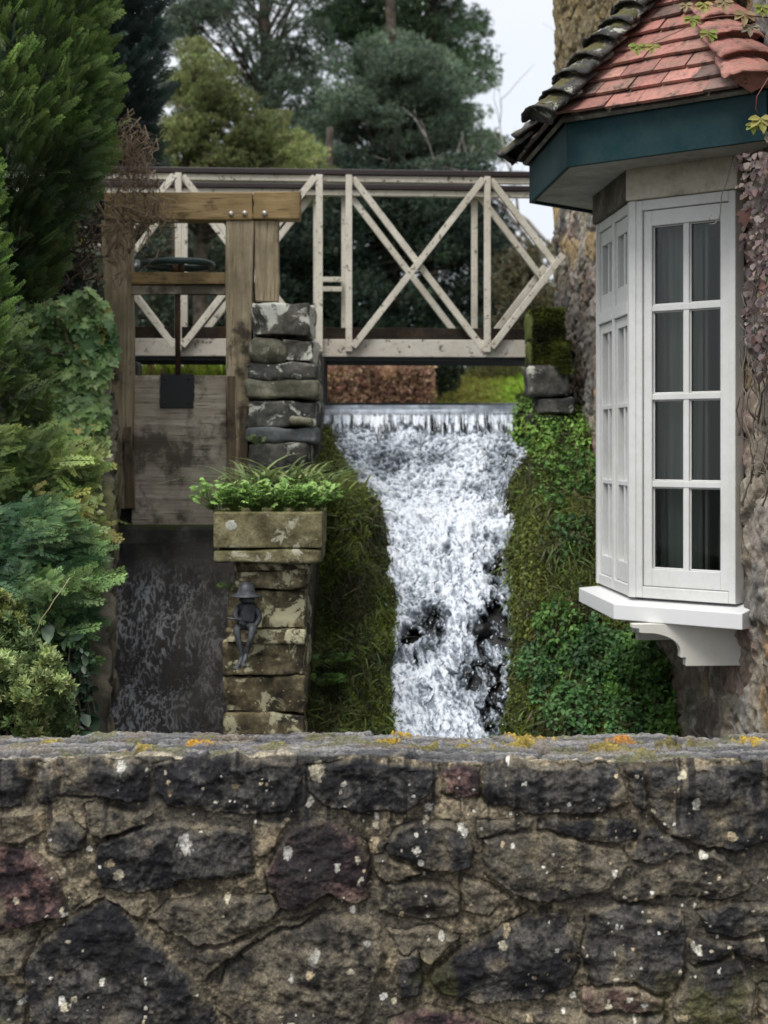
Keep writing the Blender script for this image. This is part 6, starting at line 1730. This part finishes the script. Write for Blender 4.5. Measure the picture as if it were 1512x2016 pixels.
for i, a in enumerate([((1050, 840), (52, 50), 900, .028, BRI, 'bright green leafy plant at the top of the right bank below the mossy pillar'),
        ((1120, 850), (48, 60), 900, .028, BRI, 'bright green leafy plant at the top of the right bank beside the house wall'),
        ((1150, 930), (40, 50), 500, .028, MID, 'green leafy plant against the house wall beside the bay window'),
        ((1040, 1130), (30, 120), 420, .026, YEL, 'yellow-green mossy plant running down the edge of the right bank'),
        ((1095, 1250), (40, 70), 700, .032, MID, 'ivy-like green plant on the right bank left of the window sill corner'),
        ((1175, 1290), (62, 80), 1000, .034, DRK, 'dark leafy plant on the right bank under the window sill'),
        ((1215, 1330), (36, 60), 700, .032, MID, 'bright-edged leafy plant under the window bracket'),
        ((1085, 950), (40, 50), 320, .03, MID, 'green leafy plant hanging in the middle of the right bank'), ((1120, 1060), (42, 50), 320, .03, DRK, 'dark green leafy plant hanging below the middle of the right bank'), ((1060, 1330), (34, 60), 500, .03, DRK, 'dark leafy plant low on the right bank beside the foam'), ((1250, 1300), (50, 60), 800, .032, MID, 'leafy plant reaching under the second window bracket'),
        ((1130, 1400), (60, 60), 700, .032, DRK, 'dark leafy plant at the foot of the right bank just above the wall'),
        ((1290, 1400), (44, 70), 800, .03, MID, 'green leafy plant at the foot of the house wall just above the foreground wall'),
        ((1225, 1430), (40, 50), 500, .03, DRK, 'small dark plant between the two leafy plants at the foot of the right bank')]):
    patch('bank_plant', a[5], BR, BRpx, BRrow, a[0], a[1], a[2], a[3], a[4], OVAL, 90 + i, GR, lift=.09)
for i, a in enumerate([((640, 900), (34, 60), 260, .028, YEL, 'yellow-green leafy weed at the top of the left bank beside the pier'), ((700, 985), (52, 40), 420, .02, ((.06, .075, .014), (.16, .18, .03)), 'dark cushion of moss on the hump of the left bank')]):
    patch('bank_plant', a[5], BL, BLpx, BLrow, a[0], a[1], a[2], a[3], a[4], OVAL if i == 0 else CLUMP, 110 + i, 'plants on the left bank', lift=.06)

# ------------------------------------------------------------------ creeper on the house wall and sprigs over the roof
def wall_pt(px, py, off=.03):
    q = (px - 756) / FPX; a = P0 + NW * off
    # ray meets the wall line
    s = (q * a[1] - a[0]) / (UW[0] - q * UW[1]); p = a + UW * s
    return np.array((p[0], p[1], H - (py - HOR) / FPX * p[1]))
def creeper():
    rg = np.random.default_rng(8); n = 560
    q = rand_in_poly([(1452, 300), (1540, 290), (1560, 760), (1490, 740), (1468, 640), (1462, 440)], n, rg)
    P = np.array([wall_pt(a, b, .06 + .04 * rg.random()) for a, b in q])
    r = thing('climber', 'dry pinkish-grey climber with withered leaves on the house wall right of the bay', 'climber', P.mean(0))
    D = np.stack((rg.normal(-.2, .4, n), rg.normal(-.3, .3, n), rg.normal(-.9, .3, n)), -1); N = np.stack((rg.normal(-.7, .3, n), rg.normal(-.8, .3, n), rg.normal(.3, .3, n)), -1)
    c = pick([(.24, .18, .17), (.17, .125, .12), (.3, .235, .21), (.09, .062, .06), (.15, .095, .08)], n, rg)
    scatter('leaves', oval_tmpl(.42, .14), P, D, N, .033 * rg.uniform(.5, 1.4, n), (jit(c * .7, n), jit(c * .85, n)), M['leaf'], r)
    paths = []
    for i in range(46):
        a = rng_xy = (rg.uniform(1462, 1540), rg.uniform(500, 1000)); b = (a[0] + rg.normal(0, 22), a[1] - rg.uniform(60, 240))
        paths.append(wiggly(wall_pt(*a, .045), wall_pt(*b, .045), 9, .05))
    tubes_mesh('stems', paths, [(rg.uniform(.002, .006), .002) for _ in paths], M['twig_grey'], r)
    e = ivy_tmpl()
    k = wall_pt(1468, 415, .1); scatter('dead_leaf', e, [k], [(-.1, -.2, -1)], [(-.6, -.8, .1)], .08, (np.array([(.07, .03, .022)]), np.array([(.1, .04, .03)])), M['leaf'], r)
creeper()
def sprig(name, label, pts_, leaves, seed, group):
    rg = np.random.default_rng(seed); r = thing(name, label, 'vine', pts_[0], group)
    MB().tube(pts_, .0035, .0015, 5).build('stem', M['stem_red'], r, smooth=True)
    P, D, N, C = [], [], [], []
    for (p, s, col) in leaves:
        for k in range(5):
            a = -1.3 + k * .65 + rg.normal(0, .1); P.append(p); D.append((math.sin(a), -.25, -math.cos(a) * .8 + .1)); N.append((rg.normal(0, .2), -1, .5)); C.append((col, s * (1 - .12 * abs(k - 2))))
    c = np.array([x[0] for x in C]); n = len(P)
    scatter('leaves', oval_tmpl(.26, .1), P, D, N, [x[1] for x in C], (jit(c * .8, n, .1, .05, rg), jit(c, n, .12, .06, rg)), M['leaf'], r)
    return r
GV = 'creeper sprigs over the bay roof'; g1, g2, g3 = (.26, .3, .07), (.36, .34, .1), (.34, .27, .14)
sprig('creeper_sprig', 'creeper sprig with yellow-green leaves at the right end of the teal fascia', [pt(1515, 150, 6.5), pt(1490, 190, 6.5), pt(1488, 215, 6.5), pt(1497, 232, 6.5)], [(pt(1497, 232, 6.48), .075, g2), (pt(1483, 245, 6.5), .05, g1), (pt(1516, 262, 6.5), .05, (.4, .4, .3))], 1, GV)
sprig('creeper_sprig', 'long creeper sprig trailing across the red roof tiles', [pt(1520, 36, 6.72), pt(1470, 30, 6.72), pt(1420, 32, 6.74), pt(1380, 38, 6.78), pt(1340, 60, 6.86), pt(1300, 78, 6.95), pt(1262, 92, 7.05)], [(pt(1395, 62, 6.76), .06, g1), (pt(1362, 34, 6.8), .06, g1), (pt(1285, 88, 6.98), .05, g2), (pt(1254, 88, 7.05), .06, g1), (pt(1465, 25, 6.7), .07, g3), (pt(1475, 50, 6.7), .06, (.3, .28, .2))], 2, GV)
sprig('creeper_sprig', 'short creeper sprig hanging at the top edge of the roof', [pt(1440, -30, 6.9), pt(1420, 0, 6.9), pt(1390, 8, 6.92), pt(1370, 5, 6.92)], [(pt(1385, 6, 6.9), .06, g2), (pt(1350, 8, 6.95), .045, g3), (pt(1425, 2, 6.88), .06, g3), (pt(1500, 12, 6.7), .06, g1)], 3, GV)
